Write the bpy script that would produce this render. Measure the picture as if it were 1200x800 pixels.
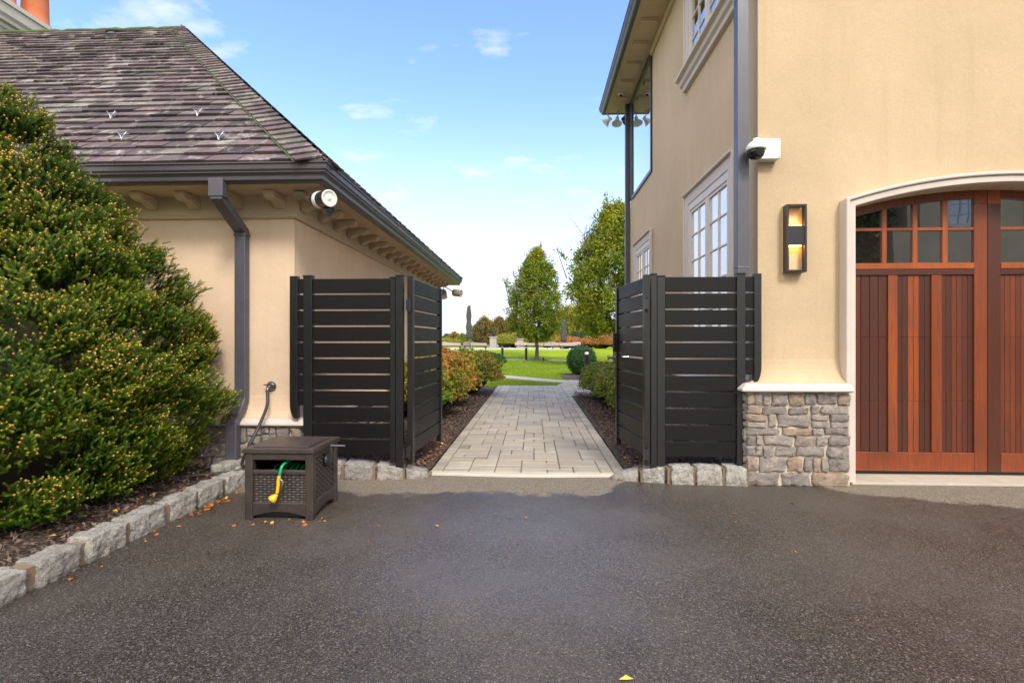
import bpy, math, random
import numpy as np
from mathutils import Vector, noise
random.seed(7); RNG = np.random.default_rng(7)
R = math.radians
for o in list(bpy.data.objects): bpy.data.objects.remove(o)
SC = bpy.context.scene
COL = SC.collection
# ------------------------------------------------------------------ camera
YAW = math.atan(25/600)
EYE = 1.25
cd = bpy.data.cameras.new('camera'); cam = bpy.data.objects.new('camera', cd); COL.objects.link(cam)
cd.lens = 18; cd.sensor_width = 36; cd.clip_start = .05; cd.clip_end = 12000
cam.location = (0, 0, EYE); cam.rotation_euler = (R(90), 0, YAW)
SC.camera = cam
# ------------------------------------------------------------------ light
SUN_EL, SUN_AZ = R(44), R(157)       # azimuth measured from +Y, clockwise: the sun stands behind the camera
W = bpy.data.worlds.new('World'); SC.world = W; W.use_nodes = True
nt = W.node_tree; nt.nodes.clear()
def wn(t, **k):
    n = nt.nodes.new(t)
    for a, b in k.items(): setattr(n, a, b)
    return n
sky = wn('ShaderNodeTexSky', sky_type='NISHITA', sun_disc=False, sun_elevation=SUN_EL, sun_rotation=SUN_AZ, air_density=1.0, dust_density=1.0, ozone_density=1.4)
tc = wn('ShaderNodeTexCoord'); sep = wn('ShaderNodeSeparateXYZ'); nt.links.new(tc.outputs['Generated'], sep.inputs[0])
# clouds live on a plane high above: divide the direction by its height
mz = wn('ShaderNodeMath', operation='MAXIMUM'); nt.links.new(sep.outputs[2], mz.inputs[0]); mz.inputs[1].default_value = 0.0
az = wn('ShaderNodeMath', operation='ADD'); nt.links.new(mz.outputs[0], az.inputs[0]); az.inputs[1].default_value = 0.16
dv = wn('ShaderNodeVectorMath', operation='DIVIDE'); cb = wn('ShaderNodeCombineXYZ')
for i in range(3): nt.links.new(az.outputs[0], cb.inputs[i])
nt.links.new(tc.outputs['Generated'], dv.inputs[0]); nt.links.new(cb.outputs[0], dv.inputs[1])
mp = wn('ShaderNodeMapping'); mp.inputs['Scale'].default_value = (1.0, 1.5, 1.0); mp.inputs['Location'].default_value = (3.1, 1.7, 0)
nt.links.new(dv.outputs[0], mp.inputs[0])
cn = wn('ShaderNodeTexNoise'); cn.inputs['Scale'].default_value = 3.1; cn.inputs['Detail'].default_value = 9; cn.inputs['Roughness'].default_value = .56; cn.inputs['Distortion'].default_value = .1
nt.links.new(mp.outputs[0], cn.inputs['Vector'])
cr = wn('ShaderNodeMapRange'); cr.inputs['From Min'].default_value = .565; cr.inputs['From Max'].default_value = .77; cr.inputs['To Max'].default_value = .85
nt.links.new(cn.outputs['Fac'], cr.inputs['Value'])
# haze whitening towards the horizon
hz = wn('ShaderNodeMapRange', interpolation_type='SMOOTHERSTEP'); hz.inputs['From Min'].default_value = -.02; hz.inputs['From Max'].default_value = .48
hz.inputs['To Min'].default_value = .97; hz.inputs['To Max'].default_value = 0.0
nt.links.new(sep.outputs[2], hz.inputs['Value'])
mxf = cr
tintn = wn('ShaderNodeMixRGB', blend_type='MULTIPLY'); tintn.inputs['Fac'].default_value = 1; tintn.inputs['Color2'].default_value = (1.0, 1.10, 1.50, 1)
nt.links.new(sky.outputs[0], tintn.inputs['Color1'])
hzm = wn('ShaderNodeMixRGB'); nt.links.new(hz.outputs[0], hzm.inputs['Fac']); nt.links.new(tintn.outputs[0], hzm.inputs['Color1']); hzm.inputs['Color2'].default_value = (3.45, 3.62, 3.85, 1)
clm = wn('ShaderNodeMixRGB'); nt.links.new(cr.outputs[0], clm.inputs['Fac']); nt.links.new(hzm.outputs[0], clm.inputs['Color1']); clm.inputs['Color2'].default_value = (3.9, 3.95, 4.05, 1)
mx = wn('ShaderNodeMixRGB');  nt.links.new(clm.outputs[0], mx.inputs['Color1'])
# unseen pale cloud bank added behind the viewer and overhead to soften the light
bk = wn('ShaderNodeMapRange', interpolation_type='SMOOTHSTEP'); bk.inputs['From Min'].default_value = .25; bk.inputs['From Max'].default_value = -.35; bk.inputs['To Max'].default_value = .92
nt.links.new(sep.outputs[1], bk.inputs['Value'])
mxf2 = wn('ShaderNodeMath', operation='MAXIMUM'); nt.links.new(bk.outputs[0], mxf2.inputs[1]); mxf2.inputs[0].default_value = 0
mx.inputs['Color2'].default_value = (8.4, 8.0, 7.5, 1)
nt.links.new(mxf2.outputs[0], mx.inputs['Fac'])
bg = wn('ShaderNodeBackground'); bg.inputs['Strength'].default_value = .14
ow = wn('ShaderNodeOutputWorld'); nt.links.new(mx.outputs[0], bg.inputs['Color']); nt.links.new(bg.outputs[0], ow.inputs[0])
sd = bpy.data.lights.new('sun', 'SUN'); sd.energy = 1.4; sd.angle = R(14); sd.color = (1, .93, .84)
so = bpy.data.objects.new('sun', sd); COL.objects.link(so)
so.rotation_euler = (R(90) - SUN_EL, 0, math.pi - SUN_AZ + 0.0)
so.location = (-2, -8, 12)
SC.view_settings.view_transform = 'Standard'; SC.view_settings.look = 'None'
SC.view_settings.exposure = 1.15; SC.view_settings.gamma = 1
SC.render.engine = 'CYCLES'

# ------------------------------------------------------------------ pixel -> point on a plane of the place
def ray(u, v):
    s, c = math.sin(YAW), math.cos(YAW); a = (u-600)/600; b = (400-v)/600
    return (-s + a*c, c + a*s, b)
def PY(u, v, Y): r = ray(u, v); t = Y/r[1]; return Vector((r[0]*t, Y, EYE + r[2]*t))
def PX(u, v, X): r = ray(u, v); t = X/r[0]; return Vector((X, r[1]*t, EYE + r[2]*t))
def PZ(u, v, Z=0): r = ray(u, v); t = (Z-EYE)/r[2]; return Vector((r[0]*t, r[1]*t, Z))

# ------------------------------------------------------------------ material helpers
def newmat(name):
    m = bpy.data.materials.new(name); m.use_nodes = True; t = m.node_tree; t.nodes.clear()
    b = t.nodes.new('ShaderNodeBsdfPrincipled'); o = t.nodes.new('ShaderNodeOutputMaterial'); t.links.new(b.outputs[0], o.inputs[0])
    return m, t, b, o
def nd(t, typ, ins=None, **k):
    n = t.nodes.new(typ)
    for a, b in k.items(): setattr(n, a, b)
    for a, b in (ins or {}).items():
        if hasattr(b, 'is_linked') or isinstance(b, bpy.types.NodeSocket): t.links.new(b, n.inputs[a])
        else: n.inputs[a].default_value = b
    return n
def coords(t, scale=(1, 1, 1)):
    g = nd(t, 'ShaderNodeNewGeometry')      # world position: works the same on shared meshes
    return nd(t, 'ShaderNodeMapping', {'Vector': g.outputs['Position'], 'Scale': scale}).outputs[0]
def ncol(t, vec, scale, detail=4, rough=.55, dist=0):
    return nd(t, 'ShaderNodeTexNoise', {'Vector': vec, 'Scale': scale, 'Detail': detail, 'Roughness': rough, 'Distortion': dist}).outputs['Fac']
def ramp(t, fac, stops, interp='LINEAR'):
    n = nd(t, 'ShaderNodeValToRGB', {'Fac': fac}); n.color_ramp.interpolation = interp
    e = n.color_ramp.elements
    while len(e) < len(stops): e.new(.5)
    for x, (p, c) in zip(e, stops): x.position = p; x.color = (*c, 1) if len(c) == 3 else c
    return n.outputs[0]
def mrange(t, v, a, b, c=0, d=1, clamp=True):
    return nd(t, 'ShaderNodeMapRange', {'Value': v, 'From Min': a, 'From Max': b, 'To Min': c, 'To Max': d}, clamp=clamp).outputs[0]
def math_(t, op, a, b=0.0): return nd(t, 'ShaderNodeMath', {0: a, 1: b}, operation=op).outputs[0]
def mixc(t, f, a, b, mode='MIX'):
    a = (*a, 1) if isinstance(a, tuple) and len(a) == 3 else a; b = (*b, 1) if isinstance(b, tuple) and len(b) == 3 else b
    return nd(t, 'ShaderNodeMixRGB', {'Fac': f, 'Color1': a, 'Color2': b}, blend_type=mode).outputs[0]
def bump(t, b, h, strength=.3, dist=.01, prev=None):
    n = nd(t, 'ShaderNodeBump', {'Height': h, 'Strength': strength, 'Distance': dist})
    if prev: t.links.new(prev, n.inputs['Normal'])
    t.links.new(n.outputs[0], b.inputs['Normal']); return n.outputs[0]
def sc(c, k): return tuple(min(1, x*k) for x in c)
def simple(name, col, rough=.6, var=.12, scale=6, bs=.0, bscale=200, bdist=.002, metallic=0, spec=.5, tint=0):
    m, t, b, o = newmat(name); p = coords(t)
    c = mixc(t, ncol(t, p, scale), sc(col, 1-var), sc(col, 1+var))
    if tint:
        a = nd(t, 'ShaderNodeAttribute', attribute_name='tint').outputs['Fac']
        c = mixc(t, 1.0, c, ramp(t, a, [(0, (1-tint,)*3), (1, (1+tint,)*3)]), 'MULTIPLY')
    t.links.new(c, b.inputs['Base Color'])
    t.links.new(mrange(t, ncol(t, p, scale*3), .3, .7, rough*.88, min(1, rough*1.12)), b.inputs['Roughness'])
    b.inputs['Metallic'].default_value = metallic; b.inputs['Specular IOR Level'].default_value = spec
    if bs: bump(t, b, ncol(t, p, bscale, 3), bs, bdist)
    return m
M = {}
def stucco(name, col, stain):
    m, t, b, o = newmat(name); p = coords(t)
    big = ncol(t, p, 1.1, 5, .6); st = ncol(t, coords(t, (5, 5, .45)), 1.6, 5, .65)
    c = mixc(t, mrange(t, big, .3, .7), sc(col, .90), sc(col, 1.07))
    c = mixc(t, mrange(t, st, .52, .8, 0, .45), c, stain)
    c = mixc(t, mrange(t, ncol(t, p, 95, 4, .8), .42, .66, 0, .34), c, sc(col, .66)); c = mixc(t, mrange(t, ncol(t, p, 70, 3, .8), .56, .7, 0, .3), c, sc(col, 1.25))
    z = nd(t, 'ShaderNodeSeparateXYZ', {0: p}).outputs[2]
    low = math_(t, 'MULTIPLY', mrange(t, z, 1.35, .7), mrange(t, ncol(t, p, 5, 5), .35, .75, 0, .55))
    c = mixc(t, low, c, sc(stain, .85))                      # splash dirt above the plinth
    t.links.new(c, b.inputs['Base Color']); b.inputs['Roughness'].default_value = .92; b.inputs['Specular IOR Level'].default_value = .25
    h1 = ncol(t, p, 110, 5, .8); h2 = ncol(t, p, 14, 3)
    n1 = bump(t, b, h1, .7, .006); bump(t, b, h2, .25, .012, n1)
    return m
M['stucco_right'] = stucco('stucco_right', (.57, .43, .275), (.44, .33, .21))
M['stucco_left'] = stucco('stucco_left', (.72, .54, .385), (.58, .43, .30))
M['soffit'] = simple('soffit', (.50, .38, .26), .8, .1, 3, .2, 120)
M['trim'] = simple('trim', (.56, .495, .44), .8, .12, 4, .35, 160, .002)
M['frame'] = simple('frame', (.60, .54, .48), .55, .06, 5, .1, 90)
M['gutter'] = simple('gutter', (.068, .062, .068), .34, .15, 7, .12, 15, .002)
M['spout'] = simple('spout', (.072, .070, .088), .40, .2, 9, .15, 20, .002)
M['concrete'] = simple('concrete', (.42, .37, .30), .85, .2, 8, .4, 150, .002)
M['mortar'] = simple('mortar', (.56, .47, .38), .95, .25, 14, .8, 90, .006)
M['kerb_mortar'] = simple('kerb_mortar', (.20, .145, .09), .95, .3, 20, .8, 70, .006)
M['black_metal'] = simple('black_metal', (.009, .0085, .009), .35, .2, 5)
M['dark_frame'] = simple('dark_frame', (.022, .021, .022), .3, .2, 5)
M['white_plastic'] = simple('white_plastic', (.72, .73, .70), .3, .05, 20)
M['beige_metal'] = simple('beige_metal', (.36, .29, .21), .45, .15, 30)
M['steel'] = simple('steel', (.45, .45, .46), .3, .1, 20, metallic=.9)
M['chrome_dark'] = simple('chrome_dark', (.16, .16, .17), .3, .2, 20, metallic=.8)
M['rubber'] = simple('rubber', (.035, .030, .027), .5, .2, 12)
M['hose_green'] = simple('hose_green', (.01, .28, .11), .4, .2, 40)
M['yellow'] = simple('yellow', (.72, .42, .01), .35, .15, 30)
M['black_plastic'] = simple('black_plastic', (.02, .02, .022), .3, .2, 10)
M['terracotta'] = simple('terracotta', (.52, .15, .055), .75, .2, 6, .3, 60)
M['mattress'] = simple('mattress', (.34, .27, .235), .9, .15, 3)
M['umbrella'] = simple('umbrella', (.055, .055, .052), .85, .25, 4)
M['bark'] = simple('bark', (.11, .085, .06), .9, .35, 12, .6, 40, .01)
M['twig'] = simple('twig', (.032, .027, .014), .9, .3, 12)
M['limestone'] = simple('limestone', (.50, .46, .38), .85, .2, 3, .4, 40, .006)
M['urn_stone'] = simple('urn_stone', (.30, .275, .24), .85, .2, 3, .4, 20, .01)
M['deck'] = simple('deck', (.58, .56, .52), .8, .1, 1.5)

# gate boards: aluminium with a faint printed grain
m, t, b, o = newmat('gate_board'); p = coords(t, (1, 1, 26))
g = ncol(t, p, 5, 5, .6)
t.links.new(mixc(t, g, (.0045, .0042, .0042), (.010, .0092, .009)), b.inputs['Base Color'])
t.links.new(mrange(t, g, .3, .7, .36, .50), b.inputs['Roughness']); bump(t, b, g, .12, .002); b.inputs['Specular IOR Level'].default_value = .22
M['gate_board'] = m
# slates
m, t, b, o = newmat('slate'); p = coords(t)
a = nd(t, 'ShaderNodeAttribute', attribute_name='tint').outputs['Fac']
c = ramp(t, a, [(0, (.030, .020, .022)), (.3, (.078, .050, .053)), (.55, (.125, .082, .084)), (.8, (.165, .125, .118)), (1, (.21, .195, .165))])
st = ncol(t, coords(t, (1, .8, .8)), 5.5, 6, .7, .6)
c = mixc(t, mrange(t, st, .52, .66, 0, .80), c, (.40, .38, .33))       # pale lichen
c = mixc(t, mrange(t, ncol(t, p, 1.3, 5, .65, .5), .48, .66, 0, .8), c, (.035, .032, .026))   # dark weathering
c = mixc(t, mrange(t, ncol(t, p, 45, 3), .45, .8, 0, .5), c, (.10, .075, .075))
t.links.new(c, b.inputs['Base Color']); b.inputs['Roughness'].default_value = .72
n1 = bump(t, b, ncol(t, p, 60, 4), .6, .006)
M['slate'] = m
M['moss'] = simple('moss', (.075, .11, .035), .95, .5, 9, .8, 60, .01)
# wood door, grain along z, tint per board
m, t, b, o = newmat('door_wood'); a = nd(t, 'ShaderNodeAttribute', attribute_name='tint').outputs['Fac']
g0 = nd(t, 'ShaderNodeNewGeometry').outputs['Position']
off = nd(t, 'ShaderNodeCombineXYZ', {0: math_(t, 'MULTIPLY', a, 31.0), 1: 0.0, 2: math_(t, 'MULTIPLY', a, 57.0)}).outputs[0]
pv = nd(t, 'ShaderNodeVectorMath', {0: g0, 1: off}, operation='ADD').outputs[0]
p = nd(t, 'ShaderNodeMapping', {'Vector': pv, 'Scale': (22, 22, 1.1)}).outputs[0]
g = ncol(t, p, 2.6, 7, .65, 1.2)
c = ramp(t, a, [(0, (.030, .007, .004)), (.35, (.085, .018, .006)), (.7, (.27, .055, .010)), (1, (.50, .12, .016))])
c = mixc(t, mrange(t, g, .35, .7, 0, .75), c, mixc(t, 1.0, c, (.42, .34, .32), 'MULTIPLY'))
c = mixc(t, mrange(t, ncol(t, nd(t, 'ShaderNodeMapping', {'Vector': g0, 'Scale': (1.4, 1, .8)}).outputs[0], 2.2, 4), .45, .75, 0, .45), c, (.050, .012, .008))
t.links.new(c, b.inputs['Base Color']); t.links.new(mrange(t, g, .3, .7, .30, .48), b.inputs['Roughness'])
b.inputs['Coat Weight'].default_value = .4; b.inputs['Coat Roughness'].default_value = .25; bump(t, b, g, .25, .002)
M['door_wood'] = m
# field stone
m, t, b, o = newmat('field_stone'); p = coords(t); a = nd(t, 'ShaderNodeAttribute', attribute_name='tint').outputs['Fac']
c = ramp(t, a, [(0, (.34, .295, .27)), (.35, (.47, .405, .37)), (.6, (.56, .48, .43)), (.82, (.52, .42, .335)), (1, (.58, .41, .26))])
c = mixc(t, mrange(t, ncol(t, p, 22, 6, .75, .5), .42, .70, 0, .75), c, (.12, .10, .092))
c = mixc(t, mrange(t, ncol(t, p, 13, 7, .8, .5), .48, .64, 0, .7), c, (.50, .41, .33))
c = mixc(t, mrange(t, ncol(t, p, 160, 2), .5, .75, 0, .5), c, (.42, .40, .38))
t.links.new(c, b.inputs['Base Color']); b.inputs['Roughness'].default_value = .88
bump(t, b, ncol(t, p, 26, 8, .8), 1.0, .05); M['field_stone'] = m
# granite kerb
m, t, b, o = newmat('granite'); p = coords(t); a = nd(t, 'ShaderNodeAttribute', attribute_name='tint').outputs['Fac']
c = ramp(t, a, [(0, (.46, .43, .38)), (.5, (.60, .56, .50)), (1, (.68, .64, .56))])
c = mixc(t, mrange(t, ncol(t, p, 17, 7, .8, .6), .47, .62, 0, .7), c, (.20, .19, .175))
c = mixc(t, mrange(t, ncol(t, p, 210, 2, .6), .52, .66, 0, .7), c, (.10, .10, .105))
zz = nd(t, 'ShaderNodeSeparateXYZ', {0: p}).outputs[2]
c = mixc(t, math_(t, 'MULTIPLY', mrange(t, zz, .05, -.005), mrange(t, ncol(t, p, 15, 4), .35, .65, 0, .8)), c, (.16, .12, .075))
c = mixc(t, mrange(t, ncol(t, p, 6, 5, .7, .4), .60, .72, 0, .55), c, (.20, .22, .09))
t.links.new(c, b.inputs['Base Color']); b.inputs['Roughness'].default_value = .8
bump(t, b, ncol(t, p, 24, 8, .8), 1.0, .045); M['granite'] = m
# concrete pavers
m, t, b, o = newmat('paver'); p = coords(t); a = nd(t, 'ShaderNodeAttribute', attribute_name='tint').outputs['Fac']
c = ramp(t, a, [(0, (.28, .24, .17)), (.4, (.39, .335, .24)), (.8, (.47, .405, .29)), (1, (.53, .465, .34))])
c = mixc(t, mrange(t, ncol(t, p, 1.6, 5, .65), .42, .72, 0, .5), c, (.20, .18, .145))
c = mixc(t, mrange(t, ncol(t, p, 240, 2), .5, .75, 0, .4), c, (.16, .14, .12))
t.links.new(c, b.inputs['Base Color']); t.links.new(mrange(t, ncol(t, p, 3), .35, .65, .5, .8), b.inputs['Roughness'])
bump(t, b, ncol(t, p, 150, 4), .35, .003); M['paver'] = m
M['joint_sand'] = simple('joint_sand', (.13, .115, .075), .95, .4, 14, .5, 120)
# asphalt: damp, with a dry strip along the houses
m, t, b, o = newmat('asphalt'); p = coords(t); s = nd(t, 'ShaderNodeSeparateXYZ', {0: p})
cv = nd(t, 'ShaderNodeFloatCurve', {'Value': mrange(t, s.outputs[0], -6, 6)})
pts = [(-6, 4.35), (-2.0, 4.15), (-1.2, 4.12), (-.5, 4.22), (.55, 4.15), (.9, 4.75), (2.2, 4.75), (2.6, 4.36), (3.2, 4.12), (4.2, 3.72), (6, 3.3)]
cu = cv.mapping.curves[0]
while len(cu.points) < len(pts): cu.points.new(.5, .5)
for q, (x, y) in zip(cu.points, pts): q.location = ((x+6)/12, y-4+.8 if False else (y-3)/2); q.handle_type = 'VECTOR'
cv.mapping.update()
yb = mrange(t, cv.outputs[0], 0, 1, 3, 5)
wob = math_(t, 'MULTIPLY', math_(t, 'SUBTRACT', ncol(t, p, 2.6, 6, .68), .5), .75)
dd = math_(t, 'ADD', math_(t, 'SUBTRACT', s.outputs[1], yb), wob)
dry = mrange(t, dd, -.03, .06)
patch = ncol(t, p, .75, 6, .62, .3)
stone = nd(t, 'ShaderNodeTexVoronoi', {'Vector': p, 'Scale': 175}); stone2 = nd(t, 'ShaderNodeTexVoronoi', {'Vector': p, 'Scale': 75})
shade = nd(t, 'ShaderNodeSeparateColor', {0: stone.outputs['Color']}).outputs[0]
shade2 = nd(t, 'ShaderNodeSeparateColor', {0: stone2.outputs['Color']}).outputs[1]
wet = ramp(t, shade, [(0, (.015, .012, .009)), (.5, (.045, .037, .030)), (.80, (.074, .062, .051)), (.95, (.118, .100, .082)), (1, (.20, .17, .13))])
dryc = ramp(t, shade, [(0, (.10, .08, .058)), (.5, (.18, .148, .108)), (.9, (.25, .205, .155)), (1, (.36, .31, .24))])
spark = math_(t, 'MULTIPLY', math_(t, 'GREATER_THAN', shade2, .955), math_(t, 'LESS_THAN', stone2.outputs['Distance'], .42))
wet = mixc(t, math_(t, 'MULTIPLY', spark, .45), wet, (.22, .19, .15))
wet = mixc(t, mrange(t, patch, .40, .66, 0, .50), wet, (.105, .088, .072))
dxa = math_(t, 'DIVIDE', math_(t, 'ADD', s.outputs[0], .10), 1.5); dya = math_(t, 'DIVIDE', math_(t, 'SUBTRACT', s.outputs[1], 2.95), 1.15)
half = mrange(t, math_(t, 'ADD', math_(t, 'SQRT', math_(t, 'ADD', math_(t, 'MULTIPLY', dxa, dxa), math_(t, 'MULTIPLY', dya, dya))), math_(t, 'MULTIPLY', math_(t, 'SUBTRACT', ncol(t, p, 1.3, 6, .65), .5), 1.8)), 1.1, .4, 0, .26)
wet = mixc(t, half, wet, mixc(t, .5, dryc, (.14, .125, .108)))      # lighter colour painted into the middle of the drive as its sky sheen
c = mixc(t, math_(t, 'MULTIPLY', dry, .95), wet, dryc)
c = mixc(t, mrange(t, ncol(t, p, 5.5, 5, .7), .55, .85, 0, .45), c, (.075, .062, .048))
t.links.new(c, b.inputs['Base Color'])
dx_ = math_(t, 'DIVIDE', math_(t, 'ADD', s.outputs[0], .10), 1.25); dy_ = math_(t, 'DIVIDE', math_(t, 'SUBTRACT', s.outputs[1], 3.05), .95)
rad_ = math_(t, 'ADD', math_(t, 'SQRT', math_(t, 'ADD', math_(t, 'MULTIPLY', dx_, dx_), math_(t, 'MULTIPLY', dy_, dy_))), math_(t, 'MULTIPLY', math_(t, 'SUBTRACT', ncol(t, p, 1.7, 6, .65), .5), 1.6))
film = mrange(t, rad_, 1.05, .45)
t.links.new(math_(t, 'ADD', math_(t, 'MULTIPLY', film, .9), .45), b.inputs['Specular IOR Level'])
rw = math_(t, 'SUBTRACT', mrange(t, patch, .38, .62, .26, .50), math_(t, 'MULTIPLY', film, .14))
t.links.new(mixc(t, dry, rw, (.92, .92, .92)), b.inputs['Roughness'])
hh = math_(t, 'ADD', math_(t, 'MULTIPLY', stone.outputs['Distance'], -1.0), math_(t, 'MULTIPLY', ncol(t, p, 70, 4, .7), 1.2))
n1 = bump(t, b, hh, .5, .006); bump(t, b, ncol(t, p, 1.4, 3), .25, .03, n1)
M['asphalt'] = m
# mulch
m, t, b, o = newmat('mulch'); p = coords(t)
v = nd(t, 'ShaderNodeTexVoronoi', {'Vector': coords(t, (1, 1.7, 1)), 'Scale': 42}); vc = nd(t, 'ShaderNodeSeparateColor', {0: v.outputs['Color']}).outputs[0]
c = ramp(t, vc, [(0, (.025, .016, .012)), (.5, (.075, .048, .034)), (.8, (.14, .095, .068)), (.95, (.26, .18, .13)), (1, (.36, .18, .07))])
t.links.new(c, b.inputs['Base Color']); b.inputs['Roughness'].default_value = .9
bump(t, b, math_(t, 'ADD', v.outputs['Distance'], ncol(t, p, 30, 5, .7)), 1, .03); M['mulch'] = m
M['mulch_chip'] = simple('mulch_chip', (.13, .085, .060), .9, .3, 30, tint=.75)
# lawn
m, t, b, o = newmat('lawn'); p = coords(t)
c = mixc(t, mrange(t, ncol(t, p, .35, 5, .6), .35, .65), (.20, .29, .012), (.32, .40, .018))
c = mixc(t, mrange(t, ncol(t, coords(t, (1, .35, 1)), 9, 5, .7), .4, .7, 0, .5), c, (.09, .18, .010))
c = mixc(t, mrange(t, ncol(t, p, 60, 3), .4, .7, 0, .4), c, (.30, .37, .05))
t.links.new(c, b.inputs['Base Color']); b.inputs['Roughness'].default_value = 1; b.inputs['Specular IOR Level'].default_value = .03
bump(t, b, ncol(t, p, 45, 5, .7), .8, .04); M['lawn'] = m
m, t, b, o = newmat('far_ground'); p = coords(t)
t.links.new(mixc(t, ncol(t, p, .2, 5), (.07, .10, .03), (.13, .13, .05)), b.inputs['Base Color']); b.inputs['Roughness'].default_value = .95; M['far_ground'] = m
m, t, b, o = newmat('water'); p = coords(t)
b.inputs['Base Color'].default_value = (.05, .10, .13, 1); b.inputs['Roughness'].default_value = .12; bump(t, b, ncol(t, p, .6, 4), .3, .1); M['water'] = m
m, t, b, o = newmat('pool_water'); b.inputs['Base Color'].default_value = (.12, .50, .58, 1); b.inputs['Roughness'].default_value = .06; bump(t, b, ncol(t, coords(t), 3, 3), .2, .03); M['pool_water'] = m
# window glass: pale base paints in the sky reflection, dark base a dark room
def glass(name, behind, gl):
    m, t, b, o = newmat(name); b.inputs['Base Color'].default_value = (*behind, 1); b.inputs['Roughness'].default_value = .6; b.inputs['Specular IOR Level'].default_value = 0
    g = nd(t, 'ShaderNodeBsdfGlossy', {'Roughness': .015, 'Color': (.95, .96, .97, 1)})
    f = nd(t, 'ShaderNodeFresnel', {'IOR': 1.5}); fac = math_(t, 'MINIMUM', math_(t, 'ADD', math_(t, 'MULTIPLY', f.outputs[0], 2.0), gl), 1.0)
    bn = nd(t, 'ShaderNodeBump', {'Height': ncol(t, coords(t), 1.6, 2), 'Strength': .12, 'Distance': .01}); t.links.new(bn.outputs[0], g.inputs['Normal'])
    mxs = nd(t, 'ShaderNodeMixShader', {0: fac, 1: b.outputs[0], 2: g.outputs[0]}); t.links.new(mxs.outputs[0], o.inputs[0]); return m
M['glass_pale'] = glass('glass_pale', (.62, .60, .60), .12)
M['glass_dark'] = glass('glass_dark', (.03, .03, .03), .22)
M['glass_garage'] = glass('glass_garage', (.022, .018, .015), .30)
m, t, b, o = newmat('camera_glass'); b.inputs['Base Color'].default_value = (.01, .01, .012, 1); b.inputs['Roughness'].default_value = .05; M['camera_glass'] = m
# foliage
def leafmat(name, stops, rough=.5, trans=.3, noise_scale=1.6, noise_col=None, nf=.5, spec=.35):
    m, t, b, o = newmat(name); a = nd(t, 'ShaderNodeAttribute', attribute_name='tint').outputs['Fac']; c = ramp(t, a, stops)
    if noise_col: c = mixc(t, mrange(t, ncol(t, coords(t), noise_scale, 3), .42, .62, 0, nf), c, noise_col)
    t.links.new(c, b.inputs['Base Color']); b.inputs['Roughness'].default_value = rough; b.inputs['Specular IOR Level'].default_value = spec
    if trans:
        tr = nd(t, 'ShaderNodeBsdfTranslucent', {'Color': c}); mxs = nd(t, 'ShaderNodeMixShader', {0: trans, 1: b.outputs[0], 2: tr.outputs[0]}); t.links.new(mxs.outputs[0], o.inputs[0])
    return m
M['needle'] = leafmat('needle', [(0, (.018, .060, .006)), (.5, (.058, .140, .008)), (.85, (.17, .25, .012)), (1, (.32, .34, .03))], .45, .15, 2.5, (.17, .19, .008), .3)
M['bud'] = leafmat('bud', [(0, (.40, .24, .04)), (.5, (.66, .30, .06)), (1, (.75, .42, .16))], .6, 0)
M['leaf_hornbeam'] = leafmat('leaf_hornbeam', [(0, (.07, .14, .014)), (.5, (.17, .25, .018)), (.8, (.32, .33, .02)), (1, (.52, .34, .025))], .5, .35, .6, (.30, .25, .02), .4)
M['leaf_azalea'] = leafmat('leaf_azalea', [(0, (.08, .17, .012)), (.35, (.20, .27, .02)), (.6, (.42, .36, .03)), (.8, (.60, .27, .05)), (1, (.66, .20, .07))], .5, .3, 2.2, (.42, .19, .04), .55)
M['leaf_hedge'] = leafmat('leaf_hedge', [(0, (.04, .11, .01)), (.5, (.11, .22, .02)), (.85, (.24, .32, .03)), (1, (.48, .24, .06))], .5, .3, 2.0, (.25, .22, .04), .4)
M['leaf_boxwood'] = leafmat('leaf_boxwood', [(0, (.012, .05, .010)), (.6, (.030, .095, .016)), (1, (.07, .15, .02))], .45, .2)
M['leaf_rust'] = leafmat('leaf_rust', [(0, (.09, .10, .02)), (.5, (.22, .15, .035)), (1, (.42, .20, .05))], .6, .3, .3, (.12, .14, .03), .6)
M['leaf_yellow'] = leafmat('leaf_yellow', [(0, (.10, .16, .02)), (.5, (.27, .29, .03)), (1, (.52, .38, .03))], .6, .3, .3, (.16, .2, .03), .6)
M['leaf_orange'] = leafmat('leaf_orange', [(0, (.24, .12, .03)), (.5, (.45, .19, .06)), (1, (.62, .28, .10))], .6, .3, .3, (.35, .22, .05), .5)
M['leaf_dark'] = leafmat('leaf_dark', [(0, (.02, .045, .010)), (.6, (.05, .09, .018)), (1, (.10, .13, .03))], .6, .2)
M['grass_blade'] = leafmat('grass_blade', [(0, (.12, .22, .010)), (.6, (.22, .33, .016)), (1, (.36, .42, .05))], .6, .3)
M['dead_leaf'] = leafmat('dead_leaf', [(0, (.22, .06, .02)), (.5, (.48, .15, .03)), (.85, (.62, .26, .04)), (1, (.75, .50, .08))], .6, .1)
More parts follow.
